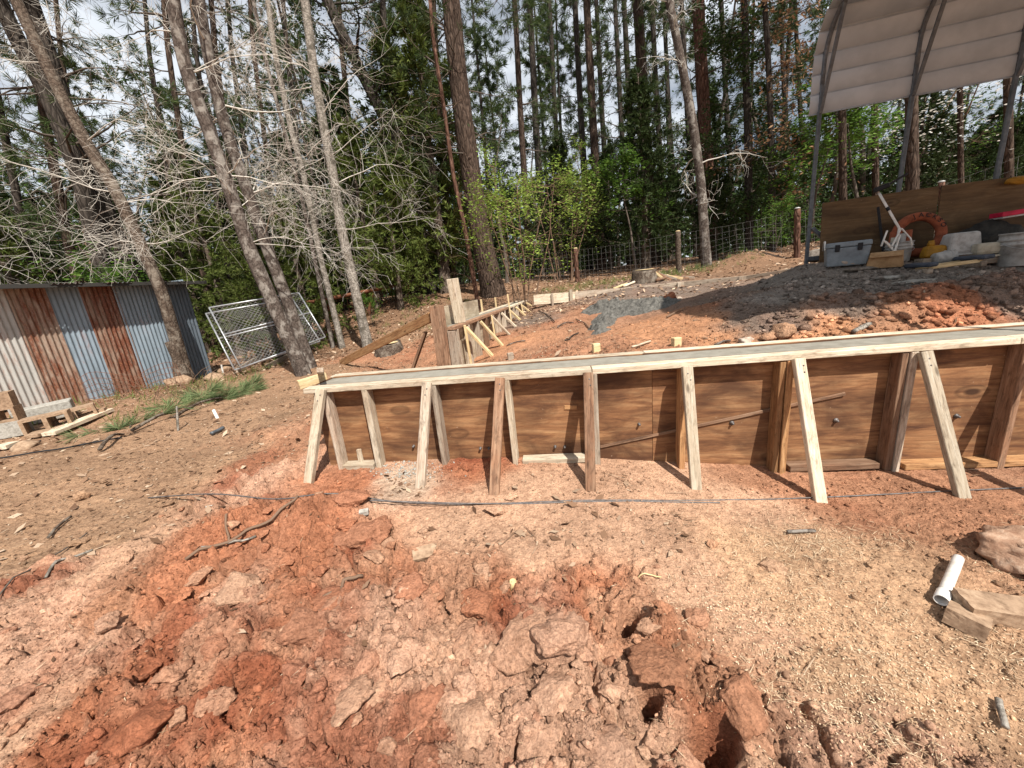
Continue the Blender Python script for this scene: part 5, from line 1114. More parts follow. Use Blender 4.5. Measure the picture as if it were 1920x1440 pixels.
# ------------------------------------------------------------------ things under the carport
def cpl(px, py, n):
    d = ray(px, py); P0 = np.array(CP0+cn*n)-np.array([0, 0, HC]); nn = np.array(cn); t = (P0@nn)/(d@nn); p = d*t; return Vector((p[0], p[1], p[2]+HC))
def setdown(p): return Vector((p.x, p.y, surf_z(p.x, p.y)))
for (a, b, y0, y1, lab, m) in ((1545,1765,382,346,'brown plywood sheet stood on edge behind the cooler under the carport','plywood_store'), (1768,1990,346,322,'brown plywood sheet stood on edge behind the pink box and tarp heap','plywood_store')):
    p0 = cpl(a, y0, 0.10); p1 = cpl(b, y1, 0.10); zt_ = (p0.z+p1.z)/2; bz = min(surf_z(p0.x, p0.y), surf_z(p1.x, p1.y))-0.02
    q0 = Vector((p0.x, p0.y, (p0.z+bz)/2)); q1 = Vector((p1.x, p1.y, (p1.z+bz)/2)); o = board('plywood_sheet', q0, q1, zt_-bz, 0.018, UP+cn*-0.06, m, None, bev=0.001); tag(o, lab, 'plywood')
# cooler
c = setdown(cpl(1585,486,0.55)); k = thing('cooler', c, 'grey hard-sided cooler with latched lid beside the carport leg', 'cooler')
W_, D_, H_ = 0.36, 0.26, 0.235
def taper(name, c0, w0, d0, w1, d1, h, m, parent, xd=None, bev=0.012):
    bm = bmesh.new(); vs = [bm.verts.new((sx*(w0 if z == 0 else w1)/2, sy*(d0 if z == 0 else d1)/2, z*h)) for z in (0, 1) for sx, sy in ((-1,-1),(1,-1),(1,1),(-1,1))]
    for f in ((3,2,1,0), (4,5,6,7), (0,1,5,4), (1,2,6,5), (2,3,7,6), (3,0,4,7)): bm.faces.new([vs[i] for i in f])
    bmesh.ops.bevel(bm, geom=list(bm.edges), offset=bev, segments=2, affect='EDGES', profile=0.5); return put(name, bmmesh(name, bm), m, parent, c0, frame_quat(xd if xd is not None else ce, UP.cross(Vector(xd if xd is not None else ce))))
xd = (ce*0.96+cn*0.28).normalized()
taper('body', c, W_*0.9, D_*0.9, W_, D_, H_*0.8, 'plastic_grey', k, xd); lid = taper('lid', c+UP*H_*0.81, W_*1.04, D_*1.05, W_*1.0, D_*1.0, H_*0.22, 'plastic_grey', k, xd)
yd = UP.cross(xd)
for s in (-1, 1): lt_ = box('latch', c+UP*H_*0.78+xd*s*0.09-yd*(D_*0.53), (0.04, 0.012, 0.07), 'plastic_black', k, xd, yd); reparent(lt_, lid)
tubeobj('handle', [(np.array([list(c+UP*H_*0.75+xd*-0.19+yd*v) for v in (-0.1, -0.05, 0.05, 0.1)])+np.array([[0,0,0],[0,0,0.09],[0,0,0.09],[0,0,0]]), np.full(4, 0.007))], 6, 'pvc_white', k, c)
# buckets
def bucket(px, py, n, r, h, lab, m, tip=None, rib=True):
    c = setdown(cpl(px, py, n)); t = thing('bucket', c, lab, 'bucket'); ax_ = tip if tip is not None else (0,0,1); c2 = c+(UP*r*0.75 if tip is not None else UP*0)
    lathe('body', [(r*0.86, 0), (r*0.88, 0.004), (r*0.95, h*0.62), (r*1.03, h*0.63), (r*1.03, h*0.68), (r*0.96, h*0.69), (r*0.97, h*0.76), (r*1.05, h*0.77), (r*1.05, h*0.81), (r*0.98, h*0.82), (r, h*0.95), (r*1.04, h*0.955), (r*1.04, h), (r*0.95, h), (r*0.84, 0.02), (0.001, 0.015)], m, t, c2, ax_, 28)
    a = np.linspace(0, math.pi, 13); xd_ = Vector(ce); yv = Vector(cn) if tip is None else Vector(ax_)
    hp = [list(c2+Vector(ax_)*h*0.74+xd_*math.cos(q)*r*1.06+(UP*-0.02-0.0*UP)*math.sin(q)+yv*math.sin(q)*(r*1.06)-UP*(h*0.18*math.sin(q))) for q in a]
    tubeobj('bail', [(np.array(hp), np.full(13, 0.0025))], 4, 'steel_galv', t, c2); return t, c2
bucket(1903,486,0.72,0.125,0.30,'white dusty plastic bucket standing at the right picture edge','plastic_white')
t, cb_ = bucket(1684,472,0.42,0.11,0.2,'grey bucket full of pipe offcuts behind the white folding frame','plastic_white')
for i in range(6):
    a = i*1.05; p = cb_+Vector((math.cos(a), math.sin(a), 0))*0.06; tubeobj('pipe_offcut', [(np.array([list(p+UP*0.05), list(p+UP*(0.25+0.03*(i % 3)))]), np.array([0.028, 0.028]))], 8, ['plastic_cream', 'plastic_white', 'foam_orange'][i % 3], t, p)
bucket(1752,484,0.66,0.062,0.15,'small white paint pail lying tipped over before the yellow jug','plastic_white', tip=tuple((ce*0.9-cn*0.1+UP*0.1).normalized()))
# life ring with lettering
c = cpl(1722,440,0.30); t = thing('life_ring', setdown(c), 'orange life ring lettered JACKSO leaning behind the yellow jug', 'life ring')
Rm, rm = 0.19, 0.045; ax3 = (cn+UP*0.25).normalized(); rx = Vector(ce); ry = ax3.cross(rx); 
V = []; Fq = []; nu, nv = 48, 14
for i in range(nu):
    for j in range(nv):
        a = 2*math.pi*i/nu; b = 2*math.pi*j/nv; V.append(list((rx*math.cos(a)+ry*math.sin(a))*(Rm+rm*math.cos(b))+ax3*rm*math.sin(b)))
for i in range(nu):
    for j in range(nv): Fq.append([i*nv+j, ((i+1) % nu)*nv+j, ((i+1) % nu)*nv+(j+1) % nv, i*nv+(j+1) % nv])
ring = put('ring', npmesh('ring', V, Fq, True), 'foam_orange', t, c)
for ch, deg in zip('JACKSO', (108, 90, 72, 54, 37, 20)):
    cu = bpy.data.curves.new('letter', 'FONT'); cu.body = ch; cu.size = 0.062; cu.extrude = 0.002; cu.align_x = 'CENTER'; cu.align_y = 'CENTER'; tmp = bpy.data.objects.new('letter', cu); COL.objects.link(tmp)
    me = bpy.data.meshes.new_from_object(tmp.evaluated_get(bpy.context.evaluated_depsgraph_get())); bpy.data.objects.remove(tmp)
    a = math.radians(deg); rad = rx*math.cos(a)+ry*math.sin(a); tx_ = rx*math.sin(a)-ry*math.cos(a); put('letter', me, 'letter_black', t, c+rad*Rm+ax3*(rm+0.001), frame_quat(tx_, rad))
for deg in (150, 60, -30): 
    a = math.radians(deg); rad = rx*math.cos(a)+ry*math.sin(a)
# yellow jug
c = setdown(cpl(1750,474,0.56)); t = thing('jug', c, 'yellow plastic jug in front of the life ring', 'jug')
taper('body', c+UP*0.05, 0.19, 0.12, 0.16, 0.10, 0.12, 'plastic_yellow', t, bev=0.03); lathe('cap', [(0.028, 0), (0.028, 0.03), (0.022, 0.04), (0.022, 0.055)], 'plastic_yellow', t, c+UP*0.165-ce*0.03, (0,0,1), 14)
box('wood_chock', c+UP*0.025, (0.22, 0.14, 0.05), 'lumber_grey', t, ce, cn)
# tubs
c = setdown(cpl(1797,470,0.55)); t = thing('storage_tub', c, 'upturned grey plastic tub left of the cream tub', 'tub'); taper('body', c+UP*0.09, 0.26, 0.2, 0.21, 0.16, 0.20, 'plastic_white', t, bev=0.025); taper('rim', c+UP*0.075, 0.285, 0.225, 0.275, 0.215, 0.02, 'plastic_white', t, bev=0.005); box('crate_under', c+UP*0.036, (0.26, 0.2, 0.07), 'cardboard', t, ce, cn)
c = setdown(cpl(1842,474,0.62)); t = thing('storage_tub', c, 'cream plastic tub lying beside the white bucket', 'tub'); taper('body', c+UP*0.085, 0.20, 0.18, 0.22, 0.2, 0.11, 'plastic_cream', t, bev=0.03); box('lid', c+UP*0.07, (0.25, 0.21, 0.022), 'plastic_cream', t, ce, cn, 0.008); box('block_under', c+UP*0.03, (0.2, 0.16, 0.058), 'lumber_grey', t, ce, cn)
# cardboard box, torn
c = setdown(cpl(1660,492,0.75)); t = thing('cardboard_box', c, 'brown slumped cardboard box beside the cooler', 'box'); xd = (ce*0.9+cn*0.45).normalized(); box('body', c+UP*0.06, (0.26, 0.17, 0.12), 'cardboard', t, xd, UP.cross(xd), 0.003, 0.012)
for sgn in (-1, 1): board('flap', c+UP*0.125+UP.cross(xd)*sgn*0.085-xd*0.12, c+UP*0.125+UP.cross(xd)*sgn*0.085+xd*0.12, 0.09, 0.004, (UP.cross(xd)*sgn+UP*-0.6), 'cardboard', t, bev=0.001)
# white folding frame
c = setdown(cpl(1680,478,0.62)); t = thing('folding_frame', c, 'white folding metal frame propped over the cardboard box', 'frame')
for (a, b, e, f) in ((1652,462,1664,432), (1656,450,1680,476), (1672,462,1690,428), (1690,428,1708,448), (1660,452,1674,466), (1676,474,1688,440), (1708,448,1709,460)):
    board('bar', cpl(a, b, 0.62), cpl(e, f, 0.60), 0.018, 0.012, cn, 'pvc_white', t)
# pole pruner
pa = cpl(1686,428,0.50); pb = cpl(1648,362,0.42); pa0 = setdown(pa); t = thing('pole_tool', pa0, 'white telescopic pole with black head leaning over the plywood', 'pole tool')
tubeobj('pole', [(np.array([list(pa0-UP*0.02), list(pa), list(pa.lerp(pb, 0.5)), list(pb)]), np.full(4, 0.011))], 8, 'pvc_white', t, pa); mid_ = pa.lerp(pb, 0.55); dd = (pb-pa).normalized(); tubeobj('clamp', [(np.array([list(mid_-dd*0.02), list(mid_+dd*0.02)]), np.full(2, 0.015))], 8, 'plastic_black', t, mid_)
board('head', cpl(1638,358,0.42), cpl(1668,346,0.42), 0.05, 0.04, UP, 'plastic_black', t, bev=0.012); board('blade', cpl(1664,347,0.42), cpl(1702,325,0.40), 0.022, 0.008, UP, 'plastic_black', t)
pc_ = cpl(1668,420,0.2); t = thing('iron_bar', setdown(pc_), 'black bar leaning on the plywood left of the life ring', 'bar'); board('shaft', setdown(pc_), cpl(1646,388,0.15), 0.025, 0.02, UP, 'plastic_black', t)
# creeper: two padded blocks joined by wooden rails
c = setdown(cpl(1775,490,0.85)); t = thing('mechanics_creeper', c, 'low board with dark blue pads and pale wooden rails on the ground', 'creeper')
A_, B_ = cpl(1728,487,0.95), cpl(1828,466,0.80); A_.z = surf_z(A_.x, A_.y)+0.06; B_.z = surf_z(B_.x, B_.y)+0.10
dv = (B_-A_).normalized()
box('pad', A_, (0.10, 0.24, 0.04), 'plastic_bluegrey', t, dv.cross(UP).cross(UP)*-1 if False else dv, UP.cross(dv), 0.012); box('pad', B_, (0.12, 0.26, 0.04), 'plastic_bluegrey', t, dv, UP.cross(dv), 0.012)
for s in (-0.07, 0.07): board('rail', A_+UP.cross(dv)*s-UP*0.03, B_+UP.cross(dv)*s-UP*0.03, 0.03, 0.022, UP, 'lumber_fresh', t)
for e_ in (A_, B_): box('foot', e_-UP*0.06, (0.05, 0.2, 0.05), 'lumber_grey', t, dv, UP.cross(dv))
# tarp heap and box on it
def heap(name, c, rx_, ry_, h, m, lab, cat, seed, rough=0.3, sub=4, parent=None, xd=(1,0,0)):
    V, Fv = ICO[sub]; P = V.copy(); nz = 1+rough*(fbm(P[:, 0]*2.2+seed, P[:, 1]*2.2+P[:, 2]*1.9, 4, seed)+0.7*np.abs(fbm(P[:, 0]*4+P[:, 2]*3+seed, P[:, 1]*4, 3, seed+4)))
    P = P*nz[:, None]; P = P*np.array([rx_, ry_, h]); P[:, 2] = np.maximum(P[:, 2], -0.05); o = put(name, npmesh(name, P, Fv, True), m, parent, c, frame_quat(xd, UP.cross(Vector(xd)))); 
    if lab: tag(o, lab, cat)
    return o
c = setdown(cpl(1850,465,0.30)); heap('tarp_heap', c, 0.34, 0.16, 0.36, 'cloth_dark', 'dark heap of folded tarpaulin below the pink box', 'tarp', 12, 0.25, 4, None, ce)
c = cpl(1900,399,0.36); t = thing('flat_box', c, 'bright pink-red flat box lying on the tarp heap', 'box'); box('body', c, (0.26, 0.16, 0.045), 'plastic_red', t, (ce+UP*0.06), cn, 0.004); box('base', c-UP*0.031, (0.25, 0.15, 0.014), 'plastic_white', t, (ce+UP*0.06), cn, 0.002)
c = cpl(1908,338,0.14); heap('rag', c, 0.09, 0.03, 0.035, 'plastic_yellow', 'orange-yellow rag hung over the top of the plywood', 'rag', 21, 0.5, 3, None, ce)
# stones and rubble by the leg
for i, (a, b, w, kx, m, lab) in enumerate(((1590,498,52,1,'stone_pale','pale flat stone lying in front of the cooler'), (1618,486,46,4,'stone_pale','grey stone wedged between cooler and cardboard box'), (1540,492,60,7,'rubble','brown flat stone at the foot of the carport leg'), (1655,500,30,8,'stone_pale','small pale stone by the cardboard box'))):
    p = onground(a, b); sc = w/FPX*p.y*0.42; P, Fv = rockverts(3, 500+i, 10, 0.1, 0.45); o = put('stone', npmesh('stone', P*sc, Fv, False), m, None, (p.x, p.y, surf_z(p.x, p.y)+sc*0.38)); o.rotation_euler = (0.1, -0.1, i*1.3); tag(o, lab, 'stone')
for i, (a, b, m) in enumerate(((1618,505,'steel_galv'), (1655,522,'concrete_fresh'), (1712,527,'concrete_fresh'))):
    p = onground(a, b); heap('rubble_slab', Vector((p.x, p.y, surf_z(p.x, p.y))), 0.16, 0.07, 0.018, 'block_grey' if i else 'rubble', ['thin dark slab lying on the grey ground before the stones', 'grey cement scab on the ground below the cardboard box', 'grey cement scab on the ground below the creeper'][i], 'slab', 30+i, 0.5, 3)

# ------------------------------------------------------------------ blocks by the shed
def cinder(lx=0.4, ly=0.2, lz=0.2):
    xs = [0, 0.032, 0.18, 0.22, 0.368, 0.4]; ys = [0, 0.03, 0.17, 0.2]; solid = lambda i, j: 0 <= i < 5 and 0 <= j < 3 and not (j == 1 and i in (1, 3))
    bm = bmesh.new(); vc = {}
    def v(i, j, z):
        if (i, j, z) not in vc: vc[(i, j, z)] = bm.verts.new(((xs[i]-0.2)*lx/0.4, (ys[j]-0.1)*ly/0.2, (z-0.5)*lz))
        return vc[(i, j, z)]
    for i in range(5):
        for j in range(3):
            if not solid(i, j): continue
            bm.faces.new((v(i,j,1), v(i+1,j,1), v(i+1,j+1,1), v(i,j+1,1))); bm.faces.new((v(i,j+1,0), v(i+1,j+1,0), v(i+1,j,0), v(i,j,0)))
            for (di, dj, a, b) in ((0,-1,(i,j),(i+1,j)), (1,0,(i+1,j),(i+1,j+1)), (0,1,(i+1,j+1),(i,j+1)), (-1,0,(i,j+1),(i,j))):
                if not solid(i+di, j+dj): bm.faces.new((v(*a,0), v(*b,0), v(*b,1), v(*a,1)))
    bm.normal_update(); return bmmesh('cinder_block', bm)
CB = cinder()
def cblock(px, py, m, lab, up=0.0, face='side', rz=0.0, tilt=0.0, sc=1.0, solid=False):
    p = onground(px, py); me = CB.copy() if not solid else boxmesh(0.5, 0.24, 0.2, 0.008, 0.004); o = put('concrete_block' if solid else 'cinder_block', me, m, None, Vector((p.x, p.y, gz(p.x, p.y)+up+0.1*sc)))
    xd = Vector((math.cos(rz), math.sin(rz), tilt)); q = frame_quat(xd, UP.cross(xd))
    if face == 'side': q = q @ Quaternion((1,0,0), math.pi/2)
    o.rotation_mode = 'QUATERNION'; o.rotation_quaternion = q; o.scale = (sc, sc, sc); tag(o, lab, 'block', 'blocks dumped beside the shed'); return o
cblock(18,818,'block_grey','grey cinder block at the bottom of the left stack',0,'flat',0.5,0,0.85); cblock(14,818,'block_tan','cinder block with dark holes facing out, middle of the left stack',0.165,'side',0.5,0,0.85); cblock(12,818,'block_tan','tan cinder block on top of the left stack',0.33,'flat',0.62,0,0.85)
cblock(92,790,'block_grey','large pale solid block lying before the pale shed sheet',0.02,'flat',0.75,0.05,1.0,True)
cblock(96,806,'block_tan','tan cinder block on its side right of the left stack',0,'side',0.7,0.04,0.95); cblock(146,790,'block_tan','tan cinder block half sunk at the right end of the pile',-0.02,'side',0.8,0.1,0.95); cblock(176,783,'block_tan','broken tan block leaning at the far right of the pile',-0.06,'flat',0.6,0.15,0.7)
for i, (a, b, c_, d_, m, lab) in enumerate(((92,818,206,776,'lumber_pale','pale plank lying along the front of the block pile'), (62,822,135,798,'block_tan','short tan slab resting on the blocks'), (0,846,28,836,'lumber_pale','pale offcut of wood at the left picture edge'))):
    p0 = onground(a, b); p1 = onground(c_, d_); tag(board('plank', Vector((p0.x, p0.y, surf_z(p0.x, p0.y)+0.035)), Vector((p1.x, p1.y, surf_z(p1.x, p1.y)+0.035)), 0.13, 0.04, UP.cross(p1-p0), m, None), lab, 'plank')
for i, (a, b, w, lab) in enumerate(((50,838,44,'tan rock at the foot of the left block stack'), (340,722,56,'pale tan rock before the shed tree'), (400,712,46,'pale tan rock right of the shed tree'), (420,697,30,'small tan rock by the chain-link panels'))):
    p = onground(a, b); sc = w/FPX*p.y*0.4; P, Fv = rockverts(3, 520+i, 10, 0.1, 0.55); o = put('rock', npmesh('rock', P*sc, Fv, False), 'block_tan', None, (p.x, p.y, surf_z(p.x, p.y)+sc*0.2)); o.rotation_euler = (0.1, -0.1, i*1.7); tag(o, lab, 'rock')
# hoses, pipes and scrap
def rod(name, pts_, r, m, lab, cat, sides=6, lift=0.01, n=None, group=None):
    P_ = []
    for a, b in pts_:
        p = onground(a, b); P_.append(p)
    Q = interp_path(P_, n or 4*len(P_)); Q[:, 2] = [surf_z(x, y)+r+lift for x, y, z in Q]; 
    for _ in range(2): Q[1:-1, 2] = np.maximum(Q[1:-1, 2], 0.5*(Q[:-2, 2]+Q[2:, 2]))
    o = tubeobj(name, [(Q, np.full(len(Q), r))], sides, m, None, Q[0]); tag(o, lab, cat, group); return o
rod('hose', [(-20,850),(40,838),(78,828)], 0.009, 'plastic_black', 'black hose by the left block stack', 'hose'); rod('hose', [(-20,866),(40,856),(100,850),(160,838),(230,826)], 0.008, 'plastic_black', 'long black hose on the leaf litter below the blocks', 'hose')
rod('pipe_scrap', [(398,818),(420,806)], 0.018, 'steel_dark', 'short dark pipe on the ground below the cut pine boughs', 'pipe')
p = onground(411,787); tag(board('marker_stick', p-UP*0.05, at(400,768,p.y+0.05), 0.03, 0.02, (1,0,0), 'pvc_white', None), 'short white marker stick standing in front of the pine boughs', 'stick')
p = onground(418,700); tag(board('marker_stick', p-UP*0.05, at(415,684,p.y), 0.03, 0.02, (1,0,0), 'pvc_white', None), 'short white stake by the chain-link panels', 'stick')
p = onground(334,812); tag(tubeobj('stick', [logpath(list(p-UP*0.02), list(at(331,762,p.y+0.1)), 0.012, 0.009, 2, 6)], 6, 'bark_pale', None, p), 'bare white stick stuck upright among the cut pine boughs', 'stick')
for i, (a, b, e, f, m, lab) in enumerate(((445,700,505,665,'lumber_grey','grey-green plank lying by the chain-link panels'), (500,694,545,672,'lumber_grey','second grey plank under the leaning pale tree'), (490,690,498,668,'lumber_red','short brown offcut across the two grey planks'))):
    p0 = onground(a, b); p1 = onground(e, f); tag(board('plank', p0+UP*0.06, p1+UP*0.08, 0.10, 0.035, UP, m, None), lab, 'plank')
# cut pine boughs
def bough(pts_, seed, lab, nn=46, ln=0.20):
    P_ = [onground(a, b) for a, b in pts_]; Q = interp_path(P_, 14); Q[:, 2] = [surf_z(x, y)+0.03+0.05*math.sin(i*0.5) for i, (x, y, z) in enumerate(Q)]; t = thing('pine_bough', Q[0], lab, 'pine bough', None); tubeobj('stem', [(Q, np.linspace(0.018, 0.006, 14))], 6, 'bark_brown', t, Q[0])
    r = R(seed); br = []
    for i in range(nn):
        j = r.integers(2, 13); d = unit(Q[j]-Q[j-1]); a = r.normal()*0.9; dd = np.array([d[0]*math.cos(a)-d[1]*math.sin(a), d[0]*math.sin(a)+d[1]*math.cos(a), r.uniform(0.0, 0.7)]); br.append((limb(r, Q[j], dd, r.uniform(0.12, 0.35), 5, 0.35, 0.2), None, 1))
    C, D = ends(br, 1, 3, r, 0.4); C[:, 2] = np.maximum(C[:, 2], surf_np(C[:, 0], C[:, 1])+0.03); V, Fq = tufts(r, C, D+np.array([0, 0, 0.15]), 22, ln, 0.0028, 0.75); V[:, 2] = np.maximum(V[:, 2], surf_np(V[:, 0], V[:, 1])+0.004)
    tag(put('needles', npmesh('needles', V-Q[0], Fq), 'needle_cut', t, Q[0]), kind='stuff')
bough([(330,790),(400,760),(480,720)], 401, 'largest green pine bough cut and dropped beyond the white marker stick', 30); bough([(250,815),(330,785),(400,735)], 402, 'green pine bough lying left of the upright white stick', 22); bough([(190,850),(225,825),(250,800)], 403, 'small pine sprig at the lower left of the cut boughs', 8, 0.14)
# stumps
def stump(px, py, Y, r, h, lab, splinter=False, tilt=0.0):
    b = at(px, py, Y); b.z = gz(b.x, b.y); t = thing('tree_stump', b, lab, 'stump'); n = 18; V = []
    Q = np.array([[0, 0, -0.15], [0, 0, 0], [0.01, 0, h*0.3], [0.0, 0.01, h*0.7], [0, 0, h]]); Vt, Ft = trunk_mesh(Q, r, r*0.95, n, 7, 0.55, 0.12); put('trunk', npmesh('trunk', Vt, Ft, True), 'bark_brown', t, b)
    lathe('cut_face', [(r*0.98, 0), (r*1.0, 0.008), (r*0.9, 0.014), (0.01, 0.016)], 'lumber_fresh', t, b+UP*(h-0.004), (tilt, 0, 1), 18)
    if splinter:
        for i in range(6): board('splinter', b+Vector((r*0.8+0.05*i, -r*0.6, h*0.8-0.03*i)), b+Vector((r*2.0+0.12*i, -r*0.9-0.04*i, -0.02)), 0.05, 0.02, UP, ['lumber_fresh', 'lumber_red', 'lumber_grey'][i % 3], t)
    return t
stump(1208,528,9.6,0.22,0.27,'broad tree stump with splintered side behind the edge boards',True); stump(728,648,7.4,0.20,0.20,'low pale-topped stump under the raking brown brace')
for i, (a, b, e, f, lab) in enumerate(((1150,535,1176,524,'pale split stick on the ground left of the broad stump'), (1168,525,1190,533,'short split wood piece touching the broad stump'), (1230,524,1252,516,'reddish split branch right of the broad stump'))):
    p0 = at(a, b, 9.3); p1 = at(e, f, 9.4); p0.z = gz(p0.x, p0.y)+0.04; p1.z = gz(p1.x, p1.y)+0.07; tag(tubeobj('split_stick', [logpath(list(p0), list(p1), 0.035, 0.025, i, 6)], 6, ['lumber_fresh', 'lumber_pale', 'lumber_red'][i], None, p0), lab, 'stick')
# wet concrete spill on the pad
def spill():
    pts_ = [(1125,580,0.40),(1150,574,0.42),(1200,572,0.45),(1235,573,0.40),(1175,584,0.40),(1215,581,0.34),(1140,595,0.28),(1130,608,0.20),(1125,622,0.15),(1124,640,0.12),(1126,655,0.12),(1134,601,0.22),(1127,614,0.18),(1124,630,0.14),(1125,648,0.12)]
    B = [(onground(a, b), r_) for a, b, r_ in pts_]; xs = [p.x for p, _ in B]; ys = [p.y for p, _ in B]; gx = np.arange(min(xs)-0.5, max(xs)+0.5, 0.018); gy = np.arange(min(ys)-0.4, max(ys)+0.5, 0.022); X, Y_ = np.meshgrid(gx, gy); H = np.zeros(X.shape)
    for p, r_ in B: H += np.exp(-((X-p.x)**2+(Y_-p.y)**2)/(r_*r_)*1.4)
    H = H+0.2*fbm(X*5, Y_*5, 4, 15); hh = 0.13*np.clip(H-0.42, 0, 1.0)**0.6*(0.5+1.3*np.abs(fbm(X*6, Y_*6, 4, 16, 0.65)))+0.016*fbm(X*30, Y_*30, 2, 19)*(H > 0.42); Z = surf_np(X.ravel(), Y_.ravel()).reshape(X.shape)-0.004+hh
    m_ = H > 0.40; n = X.shape[1]; i = (np.arange(X.shape[0]-1)[:, None]*n+np.arange(n-1)[None, :]); ok = (m_[:-1, :-1] | m_[1:, 1:] | m_[1:, :-1] | m_[:-1, 1:]); seen = np.zeros(ok.shape, bool); st_ = [np.unravel_index(np.argmax(np.where(ok, (H[:-1, :-1]), -9)), ok.shape)]
    while st_:
        a_, b_ = st_.pop()
        if 0 <= a_ < ok.shape[0] and 0 <= b_ < ok.shape[1] and ok[a_, b_] and not seen[a_, b_]:
            seen[a_, b_] = True; st_ += [(a_+1, b_), (a_-1, b_), (a_, b_+1), (a_, b_-1)]
    ok = seen; ii_ = i[ok]; Fq = np.stack([ii_, ii_+1, ii_+1+n, ii_+n], -1); used, inv = np.unique(Fq, return_inverse=True)
    V = np.stack([X, Y_, Z], -1).reshape(-1, 3)[used]; o = put('concrete_spill', npmesh('concrete_spill', V-V[0], inv.reshape(Fq.shape), True), 'concrete_wet', None, V[0]); tag(o, 'dark grey puddle of spilled wet concrete on the red pad', 'concrete')
spill()
# ------------------------------------------------------------------ loose things on the red ground
def rebar(pts_, lab, r=0.004):
    P_ = [onground(a, b) for a, b in pts_]; Q = interp_path(P_, 160); s = np.array([surf_z(x, y) for x, y, z in Q])
    zline = np.interp(np.linspace(0, 1, 160), np.linspace(0, 1, len(P_)), [surf_z(p.x, p.y) for p in P_]); 
    for _ in range(60): zline[1:-1] = np.maximum(0.5*(zline[:-2]+zline[2:]), s[1:-1]-0.004)
    Q[:, 2] = zline+r*0.9; rr = r*(1+0.16*(np.arange(160) % 2)); o = tubeobj('rebar', [(Q, rr)], 6, 'rebar_steel', None, Q[0]); tag(o, lab, 'rebar'); return o
rebar([(278,934),(560,935),(800,941),(1000,940),(1180,935),(1350,938)], 'steel rebar rod lying across the red mound, left of the two'); rebar([(690,937),(1000,937),(1250,933),(1500,930),(1700,922),(1960,908)], 'long steel rebar rod lying in front of the kickers, right of the two')
p = onground(1900,1060); P, Fv = rockverts(4, 540, 16, 0.22, 0.62, 0.78); o = put('boulder', npmesh('boulder', P*0.155, Fv, False), 'stone_red', None, (p.x+0.04, p.y, surf_z(p.x, p.y)+0.05)); o.rotation_euler = (0.1, 0.2, 0.5); tag(o, 'big rounded reddish boulder at the right picture edge', 'boulder')
p0 = onground(1762,1140); p1 = onground(1792,1068); t = thing('pvc_pipe', p0, 'short white plastic pipe with collar lying near the boulder', 'pipe'); a0 = Vector((p0.x, p0.y, surf_z(p0.x, p0.y)+0.03)); a1 = Vector((p1.x, p1.y, surf_z(p1.x, p1.y)+0.035)); ln = (a1-a0).length; lathe('pipe', [(0.0155, ln), (0.0155, 0.0), (0.019, 0.0), (0.019, ln), (0.0155, ln)], 'pvc_white', t, a0, (a1-a0).normalized(), 18, caps=False); lathe('collar', [(0.0195, 0.06), (0.0195, 0), (0.023, 0), (0.023, 0.055), (0.0195, 0.06)], 'pvc_white', t, a0-(a1-a0).normalized()*0.012, (a1-a0).normalized(), 18, caps=False)
def chunk(px, py, size, m, lab, rz, tilt=(0, 0), cat='block', name='broken_block', up=0.4):
    p = onground(px, py); bm = bmesh.new(); bmesh.ops.create_cube(bm, size=1.0); bmesh.ops.subdivide_edges(bm, edges=list(bm.edges), cuts=5, use_grid_fill=True)
    co = np.array([v.co[:] for v in bm.verts]); d = 0.10*fbm(co[:, 0]*3+px, co[:, 1]*3+co[:, 2]*2, 3, px); dd = 0.10*fbm(co[:, 1]*3+px, co[:, 2]*3-co[:, 0]*2, 3, px+5)
    for v, a, b in zip(bm.verts, d, dd): v.co = Vector((v.co.x*(1+a)*size[0], v.co.y*(1+b)*size[1], v.co.z*(1+0.5*a)*size[2]))
    o = put(name, bmmesh(name, bm), m, None, (p.x, p.y, surf_z(p.x, p.y)+size[2]*up)); o.rotation_euler = (tilt[0], tilt[1], rz); tag(o, lab, cat); return o
chunk(1808,1180,(0.085,0.11,0.06),'block_tan','split tan wood block just below the white pipe',0.6,(0.1,0.2)); chunk(1880,1165,(0.28,0.10,0.07),'block_tan','long brown block lying at the right picture edge',-0.25,(0.05,0.1)); chunk(795,1036,(0.115,0.07,0.03),'plastic_cream' if False else 'block_tan','flat tan tile fragment lying on the red mound',0.35,(0.35,0.1),'tile','tile_fragment',0.6); chunk(682,958,(0.05,0.03,0.025),'block_grey','small pale chip beside the red lump on the mound',0.2,(0.2,0),'chip','stone_chip'); chunk(398,952,(0.07,0.03,0.012),'block_grey','thin grey chip at the top left of the red mound',0.4,(0.2,0.1),'chip','stone_chip')
rod('stick', [(352,1060),(400,1030),(450,1010),(500,985),(560,935)], 0.008, 'twig_brown', 'long forked root stick on the red mound', 'stick'); rod('stick', [(345,1028),(420,1022),(480,1005)], 0.006, 'bark_pale', 'shorter pale root crossing the long one', 'stick'); rod('stick', [(606,1118),(640,1108),(682,1088)], 0.008, 'twig_brown', 'brown stick on the mound below the tile fragment', 'stick'); rod('stick', [(430,972),(424,990),(430,1008),(427,1018)], 0.006, 'twig_brown', 'dark gnarled root standing out of the mound', 'stick')
rod('stick', [(1870,1318),(1876,1340),(1884,1368)], 0.009, 'bark_pale', 'bone-pale stick at the lower right', 'stick'); rod('stick', [(1194,1082),(1217,1083),(1240,1084)], 0.0032, 'straw_pale', 'straight straw stalk right of the red clods', 'stick'); rod('stick', [(92,1012),(110,990),(135,972)], 0.008, 'bark_brown', 'brown stick on the litter at the left edge', 'stick'); rod('stick', [(75,1085),(130,1050),(175,1032)], 0.007, 'bark_pale', 'long pale stick on the bare strip at the left', 'stick')
